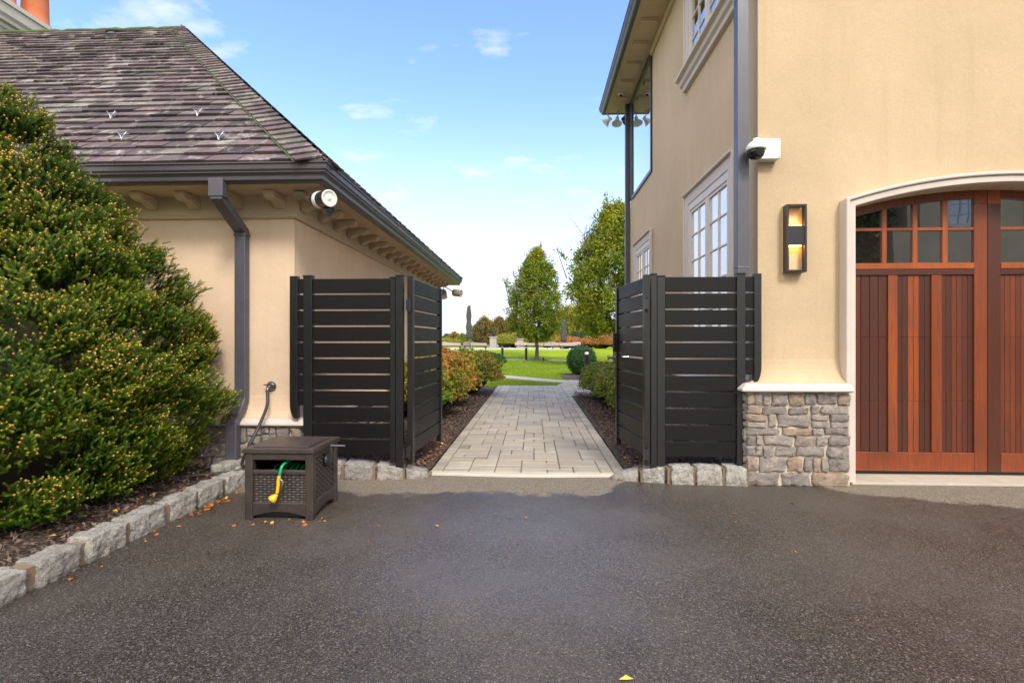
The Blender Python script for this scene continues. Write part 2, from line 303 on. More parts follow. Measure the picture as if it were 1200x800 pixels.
# box plastic
m, t, b, o = newmat('resin'); p = coords(t)
c = mixc(t, mrange(t, ncol(t, p, 9, 5, .7), .35, .7), (.032, .023, .020), (.055, .041, .035))
geo = nd(t, 'ShaderNodeSeparateXYZ', {0: nd(t, 'ShaderNodeNewGeometry').outputs['Normal']}).outputs[2]
c = mixc(t, math_(t, 'MULTIPLY', mrange(t, geo, .6, .95), mrange(t, ncol(t, p, 16, 6, .7), .4, .7, 0, .5)), c, (.13, .105, .09))   # dust on the lid
t.links.new(c, b.inputs['Base Color']); b.inputs['Roughness'].default_value = .45; bump(t, b, ncol(t, p, 180, 3), .2, .002); M['resin'] = m
def emis(name, col, st):
    m, t, b, o = newmat(name); b.inputs['Base Color'].default_value = (*col, 1); b.inputs['Emission Color'].default_value = (*col, 1); b.inputs['Emission Strength'].default_value = st; return m
M['lamp_led'] = emis('lamp_led', (1, .42, .08), 13)
M['lamp_bollard'] = emis('lamp_bollard', (.7, .66, .58), .35)
M['lamp_panel'] = simple('lamp_panel', (.70, .50, .28), .5, .05, 20)

# ------------------------------------------------------------------ mesh builder
class MB:
    def __init__(s): s.v = []; s.f = []; s.t = []; s.m = []; s.sm = []
    def add(s, vs, fs, tint=.5, mi=0, smooth=False):
        n = len(s.v); s.v += [tuple(x) for x in vs]
        for f in fs: s.f.append(tuple(i+n for i in f)); s.t.append(tint); s.m.append(mi); s.sm.append(smooth)
        return s
    def box(s, a, b, **k):
        x0, x1 = sorted((a[0], b[0])); y0, y1 = sorted((a[1], b[1])); z0, z1 = sorted((a[2], b[2]))
        vs = [(x0,y0,z0),(x1,y0,z0),(x1,y1,z0),(x0,y1,z0),(x0,y0,z1),(x1,y0,z1),(x1,y1,z1),(x0,y1,z1)]
        return s.add(vs, [(0,3,2,1),(4,5,6,7),(0,1,5,4),(1,2,6,5),(2,3,7,6),(3,0,4,7)], **k)
    def prism(s, poly, axis, a, b, **k):
        # poly: 2D points in the two other axes (in x,y,z order), extruded along axis from a to b
        def P(q, w): l = list(q); l.insert(axis, w); return tuple(l)
        n = len(poly); vs = [P(q, a) for q in poly] + [P(q, b) for q in poly]
        ar = sum(poly[i][0]*poly[(i+1)%n][1]-poly[(i+1)%n][0]*poly[i][1] for i in range(n))
        fl = (ar > 0) == ((b > a)) ; fl = fl if axis != 1 else not fl
        bot = tuple(range(n)); top = tuple(range(n, 2*n)); fs = []
        if fl: fs.append(bot[::-1]); fs.append(top); fs += [(i, (i+1)%n, (i+1)%n+n, i+n) for i in range(n)]
        else: fs.append(bot); fs.append(top[::-1]); fs += [(i, i+n, (i+1)%n+n, (i+1)%n) for i in range(n)]
        return s.add(vs, fs, **k)
    def tube(s, pts, rad, n=10, caps=True, **k):
        pts = [Vector(p) for p in pts]; rad = rad if isinstance(rad, (list, tuple)) else [rad]*len(pts)
        k.setdefault('smooth', True); vs = []; up = None
        for i, p in enumerate(pts):
            d = (pts[min(i+1, len(pts)-1)] - pts[max(i-1, 0)]).normalized()
            if up is None: up = Vector((0, 0, 1)) if abs(d.z) < .9 else Vector((1, 0, 0))
            a = d.cross(up).normalized(); up = a.cross(d).normalized()
            for j in range(n): w = 2*math.pi*j/n; vs.append(p + (a*math.cos(w) + up*math.sin(w))*rad[i])
        fs = [(i*n+j, i*n+(j+1)%n, (i+1)*n+(j+1)%n, (i+1)*n+j) for i in range(len(pts)-1) for j in range(n)]
        s.add(vs, fs, **k)
        if caps:
            k2 = dict(k); k2['smooth'] = False
            s.add(vs[:n], [tuple(range(n))[::-1]], **k2); s.add(vs[-n:], [tuple(range(n))], **k2)
        return s
    def rtube(s, pts, w, d, side=(1, 0, 0), **k):
        # rectangular pipe along pts; side = direction of width
        S = Vector(side).normalized(); pts = [Vector(p) for p in pts]; vs = []
        for i, p in enumerate(pts):
            a = (pts[i]-pts[i-1]).normalized() if i else (pts[1]-pts[0]).normalized()
            b = (pts[i+1]-pts[i]).normalized() if i < len(pts)-1 else a
            t = (a+b).normalized(); nrm = t.cross(S).normalized(); kk = 1/max(.5, t.dot(a))
            for sx, sy in ((-1,-1),(1,-1),(1,1),(-1,1)): vs.append(p + S*sx*w/2 + nrm*sy*d/2*kk)
        n = len(pts); fs = [(i*4+j, i*4+(j+1)%4, (i+1)*4+(j+1)%4, (i+1)*4+j) for i in range(n-1) for j in range(4)]
        fs += [(3,2,1,0), tuple(range(4*n-4, 4*n))]
        return s.add(vs, fs, **k)
    def lathe(s, prof, c, axis=(0, 0, 1), n=20, **k):
        # prof: (radius, height along axis)
        A = Vector(axis).normalized(); U = A.cross(Vector((0, 1, 0)) if abs(A.y) < .9 else Vector((1, 0, 0))).normalized(); V = A.cross(U); c = Vector(c)
        k.setdefault('smooth', True); vs = [c + A*h + (U*math.cos(2*math.pi*j/n) + V*math.sin(2*math.pi*j/n))*max(r, 1e-4) for r, h in prof for j in range(n)]
        fs = [(i*n+j, i*n+(j+1)%n, (i+1)*n+(j+1)%n, (i+1)*n+j) for i in range(len(prof)-1) for j in range(n)]
        fs += [tuple(range(n))[::-1], tuple(range((len(prof)-1)*n, len(prof)*n))]
        return s.add(vs, fs, **k)
    def sweep(s, path, prof, ends=True, **k):
        # path: plan points, outward on the right; prof: closed list of (out, z)
        vs = []; P = [Vector(p) for p in path]
        for i, p in enumerate(P):
            d0 = (P[i]-P[i-1]).normalized() if i else (P[1]-P[0]).normalized(); d1 = (P[i+1]-P[i]).normalized() if i < len(P)-1 else d0
            n0 = Vector((d0.y, -d0.x)); n1 = Vector((d1.y, -d1.x)); m_ = (n0+n1).normalized(); kk = 1/max(.3, m_.dot(n0))
            for e, z in prof: vs.append((p.x + m_.x*e*kk, p.y + m_.y*e*kk, z))
        n = len(prof); fs = [(i*n+j, i*n+(j+1)%n, (i+1)*n+(j+1)%n, (i+1)*n+j) for i in range(len(P)-1) for j in range(n)]
        if ends: fs += [tuple(range(n))[::-1], tuple(range(len(P)*n-n, len(P)*n))]
        return s.add(vs, fs, **k)
    def rock(s, c, size, seed=0, amp=.12, n=6, rnd=.25, tint=.5, mi=0, shear=0):
        # a roughly split block: subdivided cube, softened arrises, chipped by noise
        vs = []; idx = {}; fs = []; c = Vector(c)
        def vid(i, j, l):
            key = (i, j, l)
            if key not in idx:
                p = Vector((2*i/n-1, 2*j/n-1, 2*l/n-1)); q = p.copy()
                mxx = sorted((abs(p.x), abs(p.y), abs(p.z)))[1]
                q *= 1 - rnd*.22*max(0, mxx-.45)/.55
                w = Vector((q.x*size[0]/2, q.y*size[1]/2, q.z*size[2]/2))
                ns = noise.noise_vector(w*9 + Vector((seed*3.7, seed*1.3, 0)))*.9 + .55*noise.noise_vector(w*26 + Vector((seed*1.7, 0, seed))) + .42*noise.noise_vector(w*60 + Vector((seed, 0, 0)))
                w += ns*amp*min(size)*.5; w.x += shear*w.z
                idx[key] = len(vs); vs.append(c+w)
            return idx[key]
        for a in range(n):
            for b in range(n):
                for f, g in ((0, 0), (n, 1)):
                    for ax in range(3):
                        q = []
                        for (i, j) in ((a, b), (a+1, b), (a+1, b+1), (a, b+1)):
                            k3 = [i, j]; k3.insert(ax, f); q.append(vid(*k3))
                        fs.append(tuple(q) if (g == 1) ^ (ax == 1) else tuple(q[::-1]))
        return s.add(vs, fs, tint=tint, mi=mi, smooth=True)
    def build(s, name, mat, parent=None, bevel=0, seg=1):
        me = bpy.data.meshes.new(name); me.from_pydata(s.v, [], s.f)
        me.attributes.new('tint', 'FLOAT', 'FACE').data.foreach_set('value', np.array(s.t, dtype=np.float32))
        for m_ in (mat if isinstance(mat, (list, tuple)) else [mat]): me.materials.append(M[m_])
        me.polygons.foreach_set('material_index', s.m); me.polygons.foreach_set('use_smooth', s.sm); me.update()
        return link(name, me, parent, bevel, seg)
def link(name, me, parent=None, bevel=0, seg=1):
    o = bpy.data.objects.new(name, me); COL.objects.link(o)
    if parent is not None: o.parent = parent
    if bevel: b_ = o.modifiers.new('bevel', 'BEVEL'); b_.width = bevel; b_.segments = seg; b_.limit_method = 'ANGLE'; b_.angle_limit = R(40)
    return o
def tag(o, label=None, cat=None, group=None, kind=None):
    if label: o['label'] = label
    if cat: o['category'] = cat
    if group: o['group'] = group
    if kind: o['kind'] = kind
    return o
def empty(name, label, cat, loc=(0, 0, 0), rz=0, group=None):
    o = bpy.data.objects.new(name, None); COL.objects.link(o); o.location = loc; o.rotation_euler.z = rz; o.empty_display_size = .1
    return tag(o, label, cat, group)
def rawmesh(name, verts, faces3, tint, mats, parent=None, mi=None, smooth=False):
    """numpy triangles/quads: verts (N,3), faces (F,k)"""
    me = bpy.data.meshes.new(name); k = faces3.shape[1]; F = len(faces3)
    me.vertices.add(len(verts)); me.vertices.foreach_set('co', verts.astype(np.float32).ravel())
    me.loops.add(F*k); me.loops.foreach_set('vertex_index', faces3.astype(np.int32).ravel())
    me.polygons.add(F); me.polygons.foreach_set('loop_start', np.arange(0, F*k, k, dtype=np.int32))
    me.attributes.new('tint', 'FLOAT', 'FACE').data.foreach_set('value', tint.astype(np.float32))
    for m_ in mats: me.materials.append(M[m_])
    if mi is not None: me.polygons.foreach_set('material_index', mi.astype(np.int32))
    me.polygons.foreach_set('use_smooth', np.full(F, smooth)); me.update(calc_edges=True)
    return link(name, me, parent)
def unit(a): return a/np.maximum(np.linalg.norm(a, axis=1, keepdims=True), 1e-9)
def leaf_mesh(name, pos, nrm, size, tint, mats, parent=None, aspect=.55):
    """one folded kite-shaped leaf per position"""
    N = len(pos); rnd = RNG.normal(size=(N, 3)); d = unit(np.cross(nrm, rnd)); s_ = np.cross(d, nrm); size = np.asarray(size).reshape(-1, 1)*np.ones((N, 1))
    tip = pos + d*size; l = pos + d*size*.5 + s_*size*aspect/2 + nrm*size*.10; r = pos + d*size*.5 - s_*size*aspect/2 + nrm*size*.10
    V = np.stack([pos, l, tip, r], 1).reshape(-1, 3); b_ = np.arange(N)*4
    Fc = np.stack([np.stack([b_, b_+1, b_+2], 1), np.stack([b_, b_+2, b_+3], 1)], 1).reshape(-1, 3)
    return rawmesh(name, V, Fc, np.repeat(tint, 2), mats, parent)
def pn(a, sc_, seed=0):
    return np.array([noise.noise(Vector(map(float, x))*sc_ + Vector((seed*7.3, seed*2.1, seed))) for x in a])

# ================================================================== SETTING
XP0, XP1 = -.98, .87                        # paved path edges
def sheet(name, poly, z, mat, label_kind='structure', sub=0):
    mb = MB(); mb.add([(x, y, z) for x, y in poly], [tuple(range(len(poly)))]); o = mb.build(name, mat); tag(o, kind=label_kind); return o
# lawn and land, a grid that rises to the pool terrace and drops to the sound behind it
def ground_z(x, y):
    z = 0
    if y > 35.5: z = .56*min(1, (y-35.5)/9.0)
    z = z*z*(3-2*z/.56)/.56 if 0 < z < .56 else z
    if y > 80: z = .56 - min(1, (y-80)/60)*9
    return z - .03
xs = [-1500, -300, -120, -60, -30, -15, -8, -4, -2, 0, 2, 4, 8, 15, 30, 60, 120, 300, 1500]
ys = [-400, -120, -40, 0, 4, 4.72] + list(np.arange(8, 60, 1.5)) + [70, 80, 90, 100, 120, 140, 200, 400]
mb = MB(); nx = len(xs)
mb.add([(x, y, ground_z(x, y)) for y in ys for x in xs], [(j*nx+i, j*nx+i+1, (j+1)*nx+i+1, (j+1)*nx+i) for j in range(len(ys)-1) for i in range(nx-1)], smooth=True)
tag(mb.build('lawn', 'lawn'), kind='structure')
sheet('water', [(-9000, 95), (9000, 95), (9000, 9500), (-9000, 9500)], -4.0, 'water')
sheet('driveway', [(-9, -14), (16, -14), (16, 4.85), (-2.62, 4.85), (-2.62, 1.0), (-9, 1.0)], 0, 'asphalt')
# mulch beds
def bed(name, x0, x1, y0, y1, zf, n=(14, 40)):
    mb = MB(); a, c_ = n
    vs = [(x0+(x1-x0)*i/a, y0+(y1-y0)*j/c_, zf(x0+(x1-x0)*i/a, y0+(y1-y0)*j/c_)) for j in range(c_+1) for i in range(a+1)]
    mb.add(vs, [(j*(a+1)+i, j*(a+1)+i+1, (j+1)*(a+1)+i+1, (j+1)*(a+1)+i) for j in range(c_) for i in range(a)], smooth=True)
    return tag(mb.build(name, 'mulch'), kind='structure')
nz = lambda x, y, k=5: noise.noise(Vector((x*k, y*k, 0)))
bed('left_bed', -6.5, -2.60, 1.0, 4.98, lambda x, y: .075 + .03*nz(x, y, 4) + .02*nz(x, y, 14), (60, 70))
bed('left_path_bed', -2.3, XP0, 4.72, 13.6, lambda x, y: .035 + .02*nz(x, y, 4) + .012*nz(x, y, 14) + .05*max(0, min(1, (-1.2-x))), (24, 140))
bed('right_path_bed', XP1, 2.15, 4.72, 11.56, lambda x, y: .035 + .02*nz(x, y, 4) + .012*nz(x, y, 14) + .05*max(0, min(1, (x-1.1))), (24, 140))
bed('shrub_bed', 1.0, 4.2, 16.22, 20.6, lambda x, y: .012 + .02*nz(x, y, 4) - .05*max(0, ((x-3.0)/1.9)**2+((y-18.4)/2.6)**2-.8), (24, 40))
mb = MB(); mb.lathe([(1.0, -.03), (.8, .02), (.4, .06), (.1, .08)], (PZ(629, 422).x, PZ(629, 422).y, 0), n=24); tag(mb.build('tree_bed', 'mulch'), kind='structure')
def chips(name, n, fn, szr=(.012, .04), mat='mulch_chip', kind='stuff', label=None, cat=None):
    pos = np.array([fn() for _ in range(n)]); nrm = unit(RNG.normal(size=(n, 3))*.5 + np.array([0, 0, 1]))
    o = leaf_mesh(name, pos, nrm, RNG.uniform(*szr, size=n), RNG.uniform(0, 1, n), [mat], aspect=.45); tag(o, label, cat, kind=kind); return o
def rpos(x0, x1, y0, y1, z): return lambda: (random.uniform(x0, x1), random.uniform(y0, y1), z + random.uniform(0, .03))
fa, fb, fc = rpos(-4.5, -2.62, 1.4, 4.9, .085), rpos(-2.2, XP0-.06, 4.8, 12, .05), rpos(XP1+.06, 1.9, 4.8, 12, .05)
chips('mulch_chips', 26000, lambda: random.choice((fa, fb, fc, fb, fc))(), (.014, .055), label='shredded dark bark mulch lying in the planting beds', cat='mulch')
# ---- paved path: laid slabs of mixed sizes with a header course down both edges
YP0, YP1 = 4.82, 14.3
mb = MB(); U = .148; nxp = 13; bw = .115
x0g = XP0 + bw; U = (XP1-XP0-2*bw)/nxp; nyp = int((YP1-YP0)/U)
def slab(mb, xa, xb, ya, yb, z=0.0, g=.004):
    dz = random.uniform(-.0015, .0015); e = .006
    a, b_, c_, d_ = xa+g, xb-g, ya+g, yb-g; zt = z+.004+dz+.02
    vs = [(a,c_,z-.02),(b_,c_,z-.02),(b_,d_,z-.02),(a,d_,z-.02),(a,c_,zt-e),(b_,c_,zt-e),(b_,d_,zt-e),(a,d_,zt-e),(a+e,c_+e,zt),(b_-e,c_+e,zt),(b_-e,d_-e,zt),(a+e,d_-e,zt)]
    mb.add(vs, [(0,1,5,4),(1,2,6,5),(2,3,7,6),(3,0,4,7),(4,5,9,8),(5,6,10,9),(6,7,11,10),(7,4,8,11),(8,9,10,11)], tint=min(1, max(0, random.gauss(.55, .22))))
occ = np.zeros((nyp, nxp), bool)
for j in range(nyp):
    for i in range(nxp):
        if occ[j, i]: continue
        opts = [(2, 1), (2, 1), (2, 1), (2, 2), (1, 1), (2, 2), (1, 2), (3, 2)]; random.shuffle(opts)
        for (w, h) in opts + [(1, 1)]:
            if i+w <= nxp and j+h <= nyp and not occ[j:j+h, i:i+w].any(): break
        occ[j:j+h, i:i+w] = True
        slab(mb, x0g+i*U, x0g+(i+w)*U, YP0+j*U, YP0+(j+h)*U)
y = YP0
while y < 14.1:
    l = .2
    slab(mb, XP0, XP0+bw, y, y+l)
    if y < 11.5: slab(mb, XP1-bw, XP1, y, y+l)
    y += l
# the paving widens into a landing that turns right behind the hedge
yy = 11.6
while yy < 16.2:
    xx = (XP1-bw) if yy < YP1 else (XP1-bw-.1+.25*(yy-YP1))
    while xx < 4.6:
        w = random.choice((.15, .3, .3)); slab(mb, xx, xx+w, yy, yy+.2); xx += w
    yy += .2
tag(mb.build('paved_path', 'paver'), kind='structure')
sheet('path_bedding', [(XP0+.002, YP0-.02), (XP1-.002, YP0-.02), (XP1-.002, 11.58), (4.65, 11.58), (4.65, 16.15), (1.15, 16.15), (.72, YP1-.06), (XP0+.002, YP1-.06)], .012, 'joint_sand')
# narrow concrete walks across the lawn
def walk(name, pts, w, z=.012):
    mb = MB(); P = [Vector((p[0], p[1])) for p in pts]; vs = []
    for i, p in enumerate(P):
        d = (P[min(i+1, len(P)-1)]-P[max(i-1, 0)]).normalized(); n_ = Vector((-d.y, d.x)); gz = ground_z(p.x, p.y)+.03
        for s_ in (1, -1): q = p+n_*w/2*s_; vs.append((q.x, q.y, gz+z)); 
    k = len(vs); vs2 = vs + [(a, b_, c_-.06) for a, b_, c_ in vs]
    fs = []
    for i in range(len(P)-1):
        a = 2*i; fs += [(a+1, a+3, a+2, a), (a, a+2, a+2+k, a+k), (a+1+k, a+3+k, a+3, a+1)]
    mb.add(vs2, fs); return tag(mb.build(name, 'concrete'), kind='structure')
walk('near_walk', [(1.5, 15.75), (1.0, 16.0), (.4, 16.5), (-.4, 17.4), (-1.4, 18.7), (-3.4, 20.6), (-8, 23)], .75)
walk('far_walk', [(-14, 33.2), (-7, 34.6), (-3.2, 35.4), (-1.2, 35.6), (1.2, 34.6), (3.4, 32.2), (6, 29), (9, 26)], 1.0)
# pool terrace
TZ = .545
mb = MB(); mb.box((-30, 45.2, -.5), (4.6, 46.2, TZ+.012)); mb.box((-30, 50.5, -.5), (4.6, 56, TZ+.012)); mb.box((-30, 46.2, -.5), (-6.0, 50.5, TZ+.012)); mb.box((1.2, 46.2, -.5), (4.6, 50.5, TZ+.012))
tag(mb.build('pool_terrace', 'deck'), kind='structure')
sheet('pool_water', [(-6.0, 46.2), (1.2, 46.2), (1.2, 50.5), (-6.0, 50.5)], TZ-.02, 'pool_water')

# ================================================================== LEFT BUILDING
LX, LY0, LY1, LXW = -2.28, 4.80, 12.1, -14.5      # side wall, front wall, back wall, far end
LB = empty('pool_house', 'low peach stucco outbuilding with a purple slate hip roof, left of the path', 'building', (LX, LY0, 0))
def lp(mb, name, mat, parent=None, **k):
    o = mb.build(name, mat, None, **k); par = parent or LB; o.parent = par; o.matrix_parent_inverse.identity()
    par_loc = Vector((0, 0, 0)); q = par
    while q is not None: par_loc += q.location; q = q.parent
    o.location = -par_loc if (par is LB or par.type == 'EMPTY') else (0, 0, 0); return o
def part(mb, name, mat, parent, **k):
    """mesh made in world coordinates, put under its parent"""
    o = mb.build(name, mat, None, **k); o.parent = parent
    # parents sit unrotated at their location (or are themselves offset meshes)
    wl = Vector(); q = parent
    while q is not None: wl += q.location; q = q.parent
    o.location = -wl; return o
CAPL = .465                                        # underside of the left sill course
lpath = [(LXW, LY0), (LX, LY0), (LX, LY1), (LXW, LY1)]
mb = MB(); mb.box((LXW, LY0, 0), (LX, LY1, 2.62))
ww = part(mb, 'wall', 'stucco_left', LB)
mb = MB()                                          # bell-cast foot of the render
fl = [(.002, .80)] + [(.12*(1-math.cos(k*math.pi/2/7)), .80-.27*math.sin(k*math.pi/2/7)*1.0) for k in range(1, 8)] + [(.0, .53)]
mb.sweep(lpath, fl, smooth=False); part(mb, 'wall_flare', 'stucco_left', LB)
mb = MB(); mb.sweep(lpath, [(0, CAPL), (.165, CAPL), (.19, CAPL+.015), (.185, CAPL+.035), (.14, CAPL+.068), (0, CAPL+.068)]); part(mb, 'sill_course', 'trim', LB, bevel=.003)
def stone_face(mb, x0, x1, z0, z1, put, seed):
    rr = random.Random(seed); z = z0
    while z < z1-.03:
        h = rr.choice((.06, .075, .095, .12, .13)); h = min(h, z1-z);
        if z1-(z+h) < .05: h = z1-z
        x = x0
        while x < x1-.02:
            w = rr.choice((.07, .10, .14, .19, .26))*rr.uniform(.9, 1.15)
            if x1-(x+w) < .09: w = x1-x
            if h > .115 and rr.random() < .3:
                k = rr.uniform(.4, .6)
                put(mb, x+w/2, z+h*k/2, w-.022, h*k-.018, rr); put(mb, x+w/2, z+h*(k+1)/2, w-.022, h*(1-k)-.016, rr)
            else: put(mb, x+w/2, z+h/2+rr.uniform(-.006, .006), w-.02, h-.018+rr.uniform(-.006, .008), rr)
            x += w
        z += h
cntr = [0]
def put_front(Y): 
    def f(mb, x, z, w, h, rr):
        cntr[0] += 1; mb.rock((x, Y+.045, z), (w+.012, .10, h+.012), seed=cntr[0], amp=.34, n=9, rnd=.45, tint=rr.random(), shear=0)
    return f
def put_side(X, s=1):
    def f(mb, y, z, w, h, rr):
        cntr[0] += 1; mb.rock((X-.045*s, y, z), (.10, w+.012, h+.012), seed=cntr[0], amp=.30, n=6, rnd=.7, tint=rr.random())
    return f
mb = MB(); mb.sweep(lpath, [(0, -.05), (.115, -.05), (.115, CAPL), (0, CAPL)]); part(mb, 'plinth_mortar', 'mortar', LB)
mb = MB(); stone_face(mb, -5.2, LX+.13, 0, CAPL-.005, put_front(LY0-.15), 3); stone_face(mb, LY0-.12, LY0+2.4, 0, CAPL-.005, put_side(LX+.15), 4); part(mb, 'stone_plinth', 'field_stone', LB)
# frieze, soffit, gutter
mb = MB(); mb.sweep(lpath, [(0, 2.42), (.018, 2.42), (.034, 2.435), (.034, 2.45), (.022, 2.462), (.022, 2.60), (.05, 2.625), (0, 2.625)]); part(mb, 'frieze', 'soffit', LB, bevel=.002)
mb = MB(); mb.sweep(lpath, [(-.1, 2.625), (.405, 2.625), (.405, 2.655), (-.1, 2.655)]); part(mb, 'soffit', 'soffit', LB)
gp = [(.405, 2.63), (.455, 2.63), (.475, 2.645), (.478, 2.675), (.495, 2.70), (.515, 2.725), (.518, 2.765), (.530, 2.770), (.530, 2.782), (.505, 2.782), (.502, 2.70), (.42, 2.66), (.418, 2.782), (.405, 2.782)]
mb = MB(); mb.sweep(lpath, gp); part(mb, 'gutter', 'gutter', LB, bevel=.0015)
def bracket(parent, loc, rz, nm='bracket', mat='soffit', k=.88):
    mb = MB(); pr = [(0, 0), (0, -.125), (.03, -.13), (.08, -.10), (.14, -.075), (.20, -.085), (.25, -.07), (.275, -.035), (.275, 0)]
    mb.prism([(-y*k, z*k) for y, z in pr], 0, -.055*k, .055*k)
    o = mb.build(nm, mat, parent, bevel=.004); wl = Vector(); q = parent
    while q is not None: wl += q.location; q = q.parent
    o.location = Vector(loc)-wl; o.rotation_euler.z = rz; return o
x = LX - .12
while x > -7: bracket(LB, (x, LY0-.024, 2.623), 0); x -= .415
y = LY0 + .12
while y < LY1: bracket(LB, (LX+.024, y, 2.623), R(90)); y += .42
# roof
EO = .50                                           # roof edge beyond the wall
ex, ey0, ey1, ez = LX+EO, LY0-EO, LY1+EO, 2.79
dd_ = (ey1-ey0)/2; apex = Vector((ex-dd_, ey0+dd_, 6.55)); pitch = math.atan2(apex.z-ez, dd_)
mb = MB()
A, B_, C_, D_, E_ = (LXW, ey0, ez-.01), (ex, ey0, ez-.01), (ex, ey1, ez-.01), (LXW, ey1, ez-.01), (LXW, apex.y, apex.z-.03)
ap = (apex.x, apex.y, apex.z-.03)
mb.add([A, B_, C_, D_, E_, ap], [(0, 1, 5, 4), (1, 2, 5), (2, 3, 4, 5), (0, 4, 3), (0, 3, 2, 1)])
roof = part(mb, 'roof', 'slate', LB)
SLOPE = math.hypot(dd_, apex.z-ez); EXPO = .17
def slate_plane(mb, origin, along, up, nrm, length_fn, rows, w=(.20, .34), seed=1, expo=EXPO):
    rr = random.Random(seed); al, up, nr = Vector(along), Vector(up), Vector(nrm)
    for r_ in range(rows):
        s0 = r_*expo - .02; a0, a1 = length_fn(max(0, s0)); b0, b1 = length_fn(min(SLOPE, s0+expo*1.05)); x = a0 - (rr.uniform(0, .2))
        rowt = rr.gauss(0, .06)
        while x < a1:
            ww_ = rr.uniform(*w); xa, xb = max(x, a0), min(x+ww_, a1)
            if xb-xa > .02:
                j = rr.uniform(-.008, .008); lift = .026+rr.uniform(-.004, .012); L = expo*1.10
                def cl(v_, lo, hi): return max(lo, min(hi, v_))
                g = .003
                p0, p1 = xa+g, xb-g; q0, q1 = cl(p0, b0, b1), cl(p1, b0, b1); sk = rr.uniform(-.006, .006); L = min(L, max(.02, SLOPE-s0))
                base = Vector(origin)
                def P(xx, ss, hh): return base + al*xx + up*ss + nr*hh
                vs = [P(p0, s0+j, lift), P(p1, s0+j+sk, lift), P(q1, s0+L, .006), P(q0, s0+L, .006), P(p0, s0+j, lift-.022), P(p1, s0+j+sk, lift-.022)]
                mb.add(vs, [(0, 1, 2, 3), (4, 5, 1, 0), (4, 0, 3), (5, 2, 1)], tint=min(1, max(0, rr.gauss(.47, .27)+rowt)))
            x += ww_
rows = int(SLOPE/EXPO)+1
cp, sp = math.cos(pitch), math.sin(pitch)
mb = MB()
slate_plane(mb, (0, ey0, ez), (1, 0, 0), (0, cp, sp), (0, -sp, cp), lambda s: (-11.2, ex - s*cp - .0), rows, seed=1)
slate_plane(mb, (ex, 0, ez), (0, 1, 0), (-cp, 0, sp), (sp, 0, cp), lambda s: (ey0+s*cp, ey1-s*cp), rows, seed=2)
part(mb, 'slates', 'slate', LB)
mb = MB(); rr = random.Random(5)                   # hip: saddle slates either side, and a mossy joint line
for (c0, sgn) in ((Vector((ex, ey0, ez)), 1), (Vector((ex, ey1, ez)), -1)):
    H = (apex - c0); HL = H.length; h = H.normalized(); n_ = int(HL/.145)
    for k in range(n_):
        s0 = k*.145; a = c0 + h*s0; b_ = c0 + h*min(HL, s0+.165)
        for side in (0, 1):
            if side == 0: al, nr = Vector((-1, 0, 0)), Vector((0, -sp*sgn, cp))
            else: al, nr = Vector((0, sgn, 0)), Vector((sp, 0, cp))
            al2 = (al - h*al.dot(h)*.55).normalized(); wd = .23 if s0 < HL-.3 else .15
            vs = [a+nr*.05, a+al2*wd+nr*.048, b_+al2*wd+nr*.028, b_+nr*.03, a+nr*.034, a+al2*wd+nr*.032, b_+al2*wd+nr*.01]
            f = [(0, 1, 2, 3), (0, 4, 5, 1), (1, 5, 6, 2)]
            mb.add(vs, f, tint=min(1, max(0, rr.gauss(.72, .2))))
part(mb, 'hip_slates', 'slate', LB)
mb = MB()
for (sgn, c0) in ((1, Vector((ex, ey0, ez))),):
    h = (apex-c0).normalized(); al2 = (Vector((-1, 0, 0)) - h*Vector((-1, 0, 0)).dot(h)*.55).normalized(); nr = Vector((0, -sp, cp))
    pts = [c0 + al2*.243 + h*(k*.1) + nr*(.03+.006*math.sin(k*3)) for k in range(int((apex-c0).length/.1)-1)]
    mb.tube(pts, [.005+.003*abs(math.sin(k*1.7)) for k in range(len(pts))], n=5)
part(mb, 'hip_moss', 'moss', LB)
mb = MB(); k = 0; x = apex.x + .02
pts = [(x - .12*i, apex.y + .004*math.sin(i*2.2), apex.z+.012+.006*math.sin(i*1.3)) for i in range(60)]
mb.tube(pts, [.035+.006*math.sin(i*2.7) for i in range(60)], n=7); part(mb, 'ridge_moss', 'moss', LB)
# wire snow guards
for (u, v) in ((133, 141), (234, 138), (146, 166), (259, 166)):
    r_ = ray(u, v); nr = Vector((0, -sp, cp)); o_ = Vector((0, ey0, ez)); d_ = Vector(r_); t_ = (o_ - Vector((0, 0, EYE))).dot(nr)/d_.dot(nr); p0 = Vector((0, 0, EYE))+d_*t_ + nr*.02
    upv = Vector((0, cp, sp)); X_ = Vector((1, 0, 0)); mb = MB()
    def Q(a, b, c): return p0 + X_*a + upv*b + nr*c
    for s_ in (-1, 1): mb.tube([Q(0, -.03, .0), Q(s_*.01, .0, .03), Q(s_*.045, .03, .06), Q(s_*.05, .05, .035), Q(s_*.02, .055, .03), Q(0, .03, .045)], .0045, n=5)
    mb.tube([Q(0, .09, 0), Q(0, .02, .012), Q(0, -.035, .004)], .004, n=5); part(mb, 'snow_guard', 'steel', LB)
# downspout on the front
d0 = PY(254, 208, LY0-.46); d1 = PY(283, 263, LY0-.07)
mb = MB(); xs_ = PY(283, 300, LY0-.07).x
mb.rtube([(d0.x+.01, LY0-.455, 2.63), (d0.x+.01, LY0-.455, 2.50), (xs_, LY0-.065, 2.29), (xs_, LY0-.065, .70), (xs_, LY0-.21, .50), (xs_, LY0-.21, .13)], .105, .075)
for z in (2.27,): mb.rtube([(xs_, LY0-.065, z-.03), (xs_, LY0-.065, z)], .118, .088)
mb.box((d0.x-.055, LY0-.50, 2.5), (d0.x+.075, LY0-.41, 2.66))
part(mb, 'downspout', 'spout', LB, bevel=.008, seg=2)
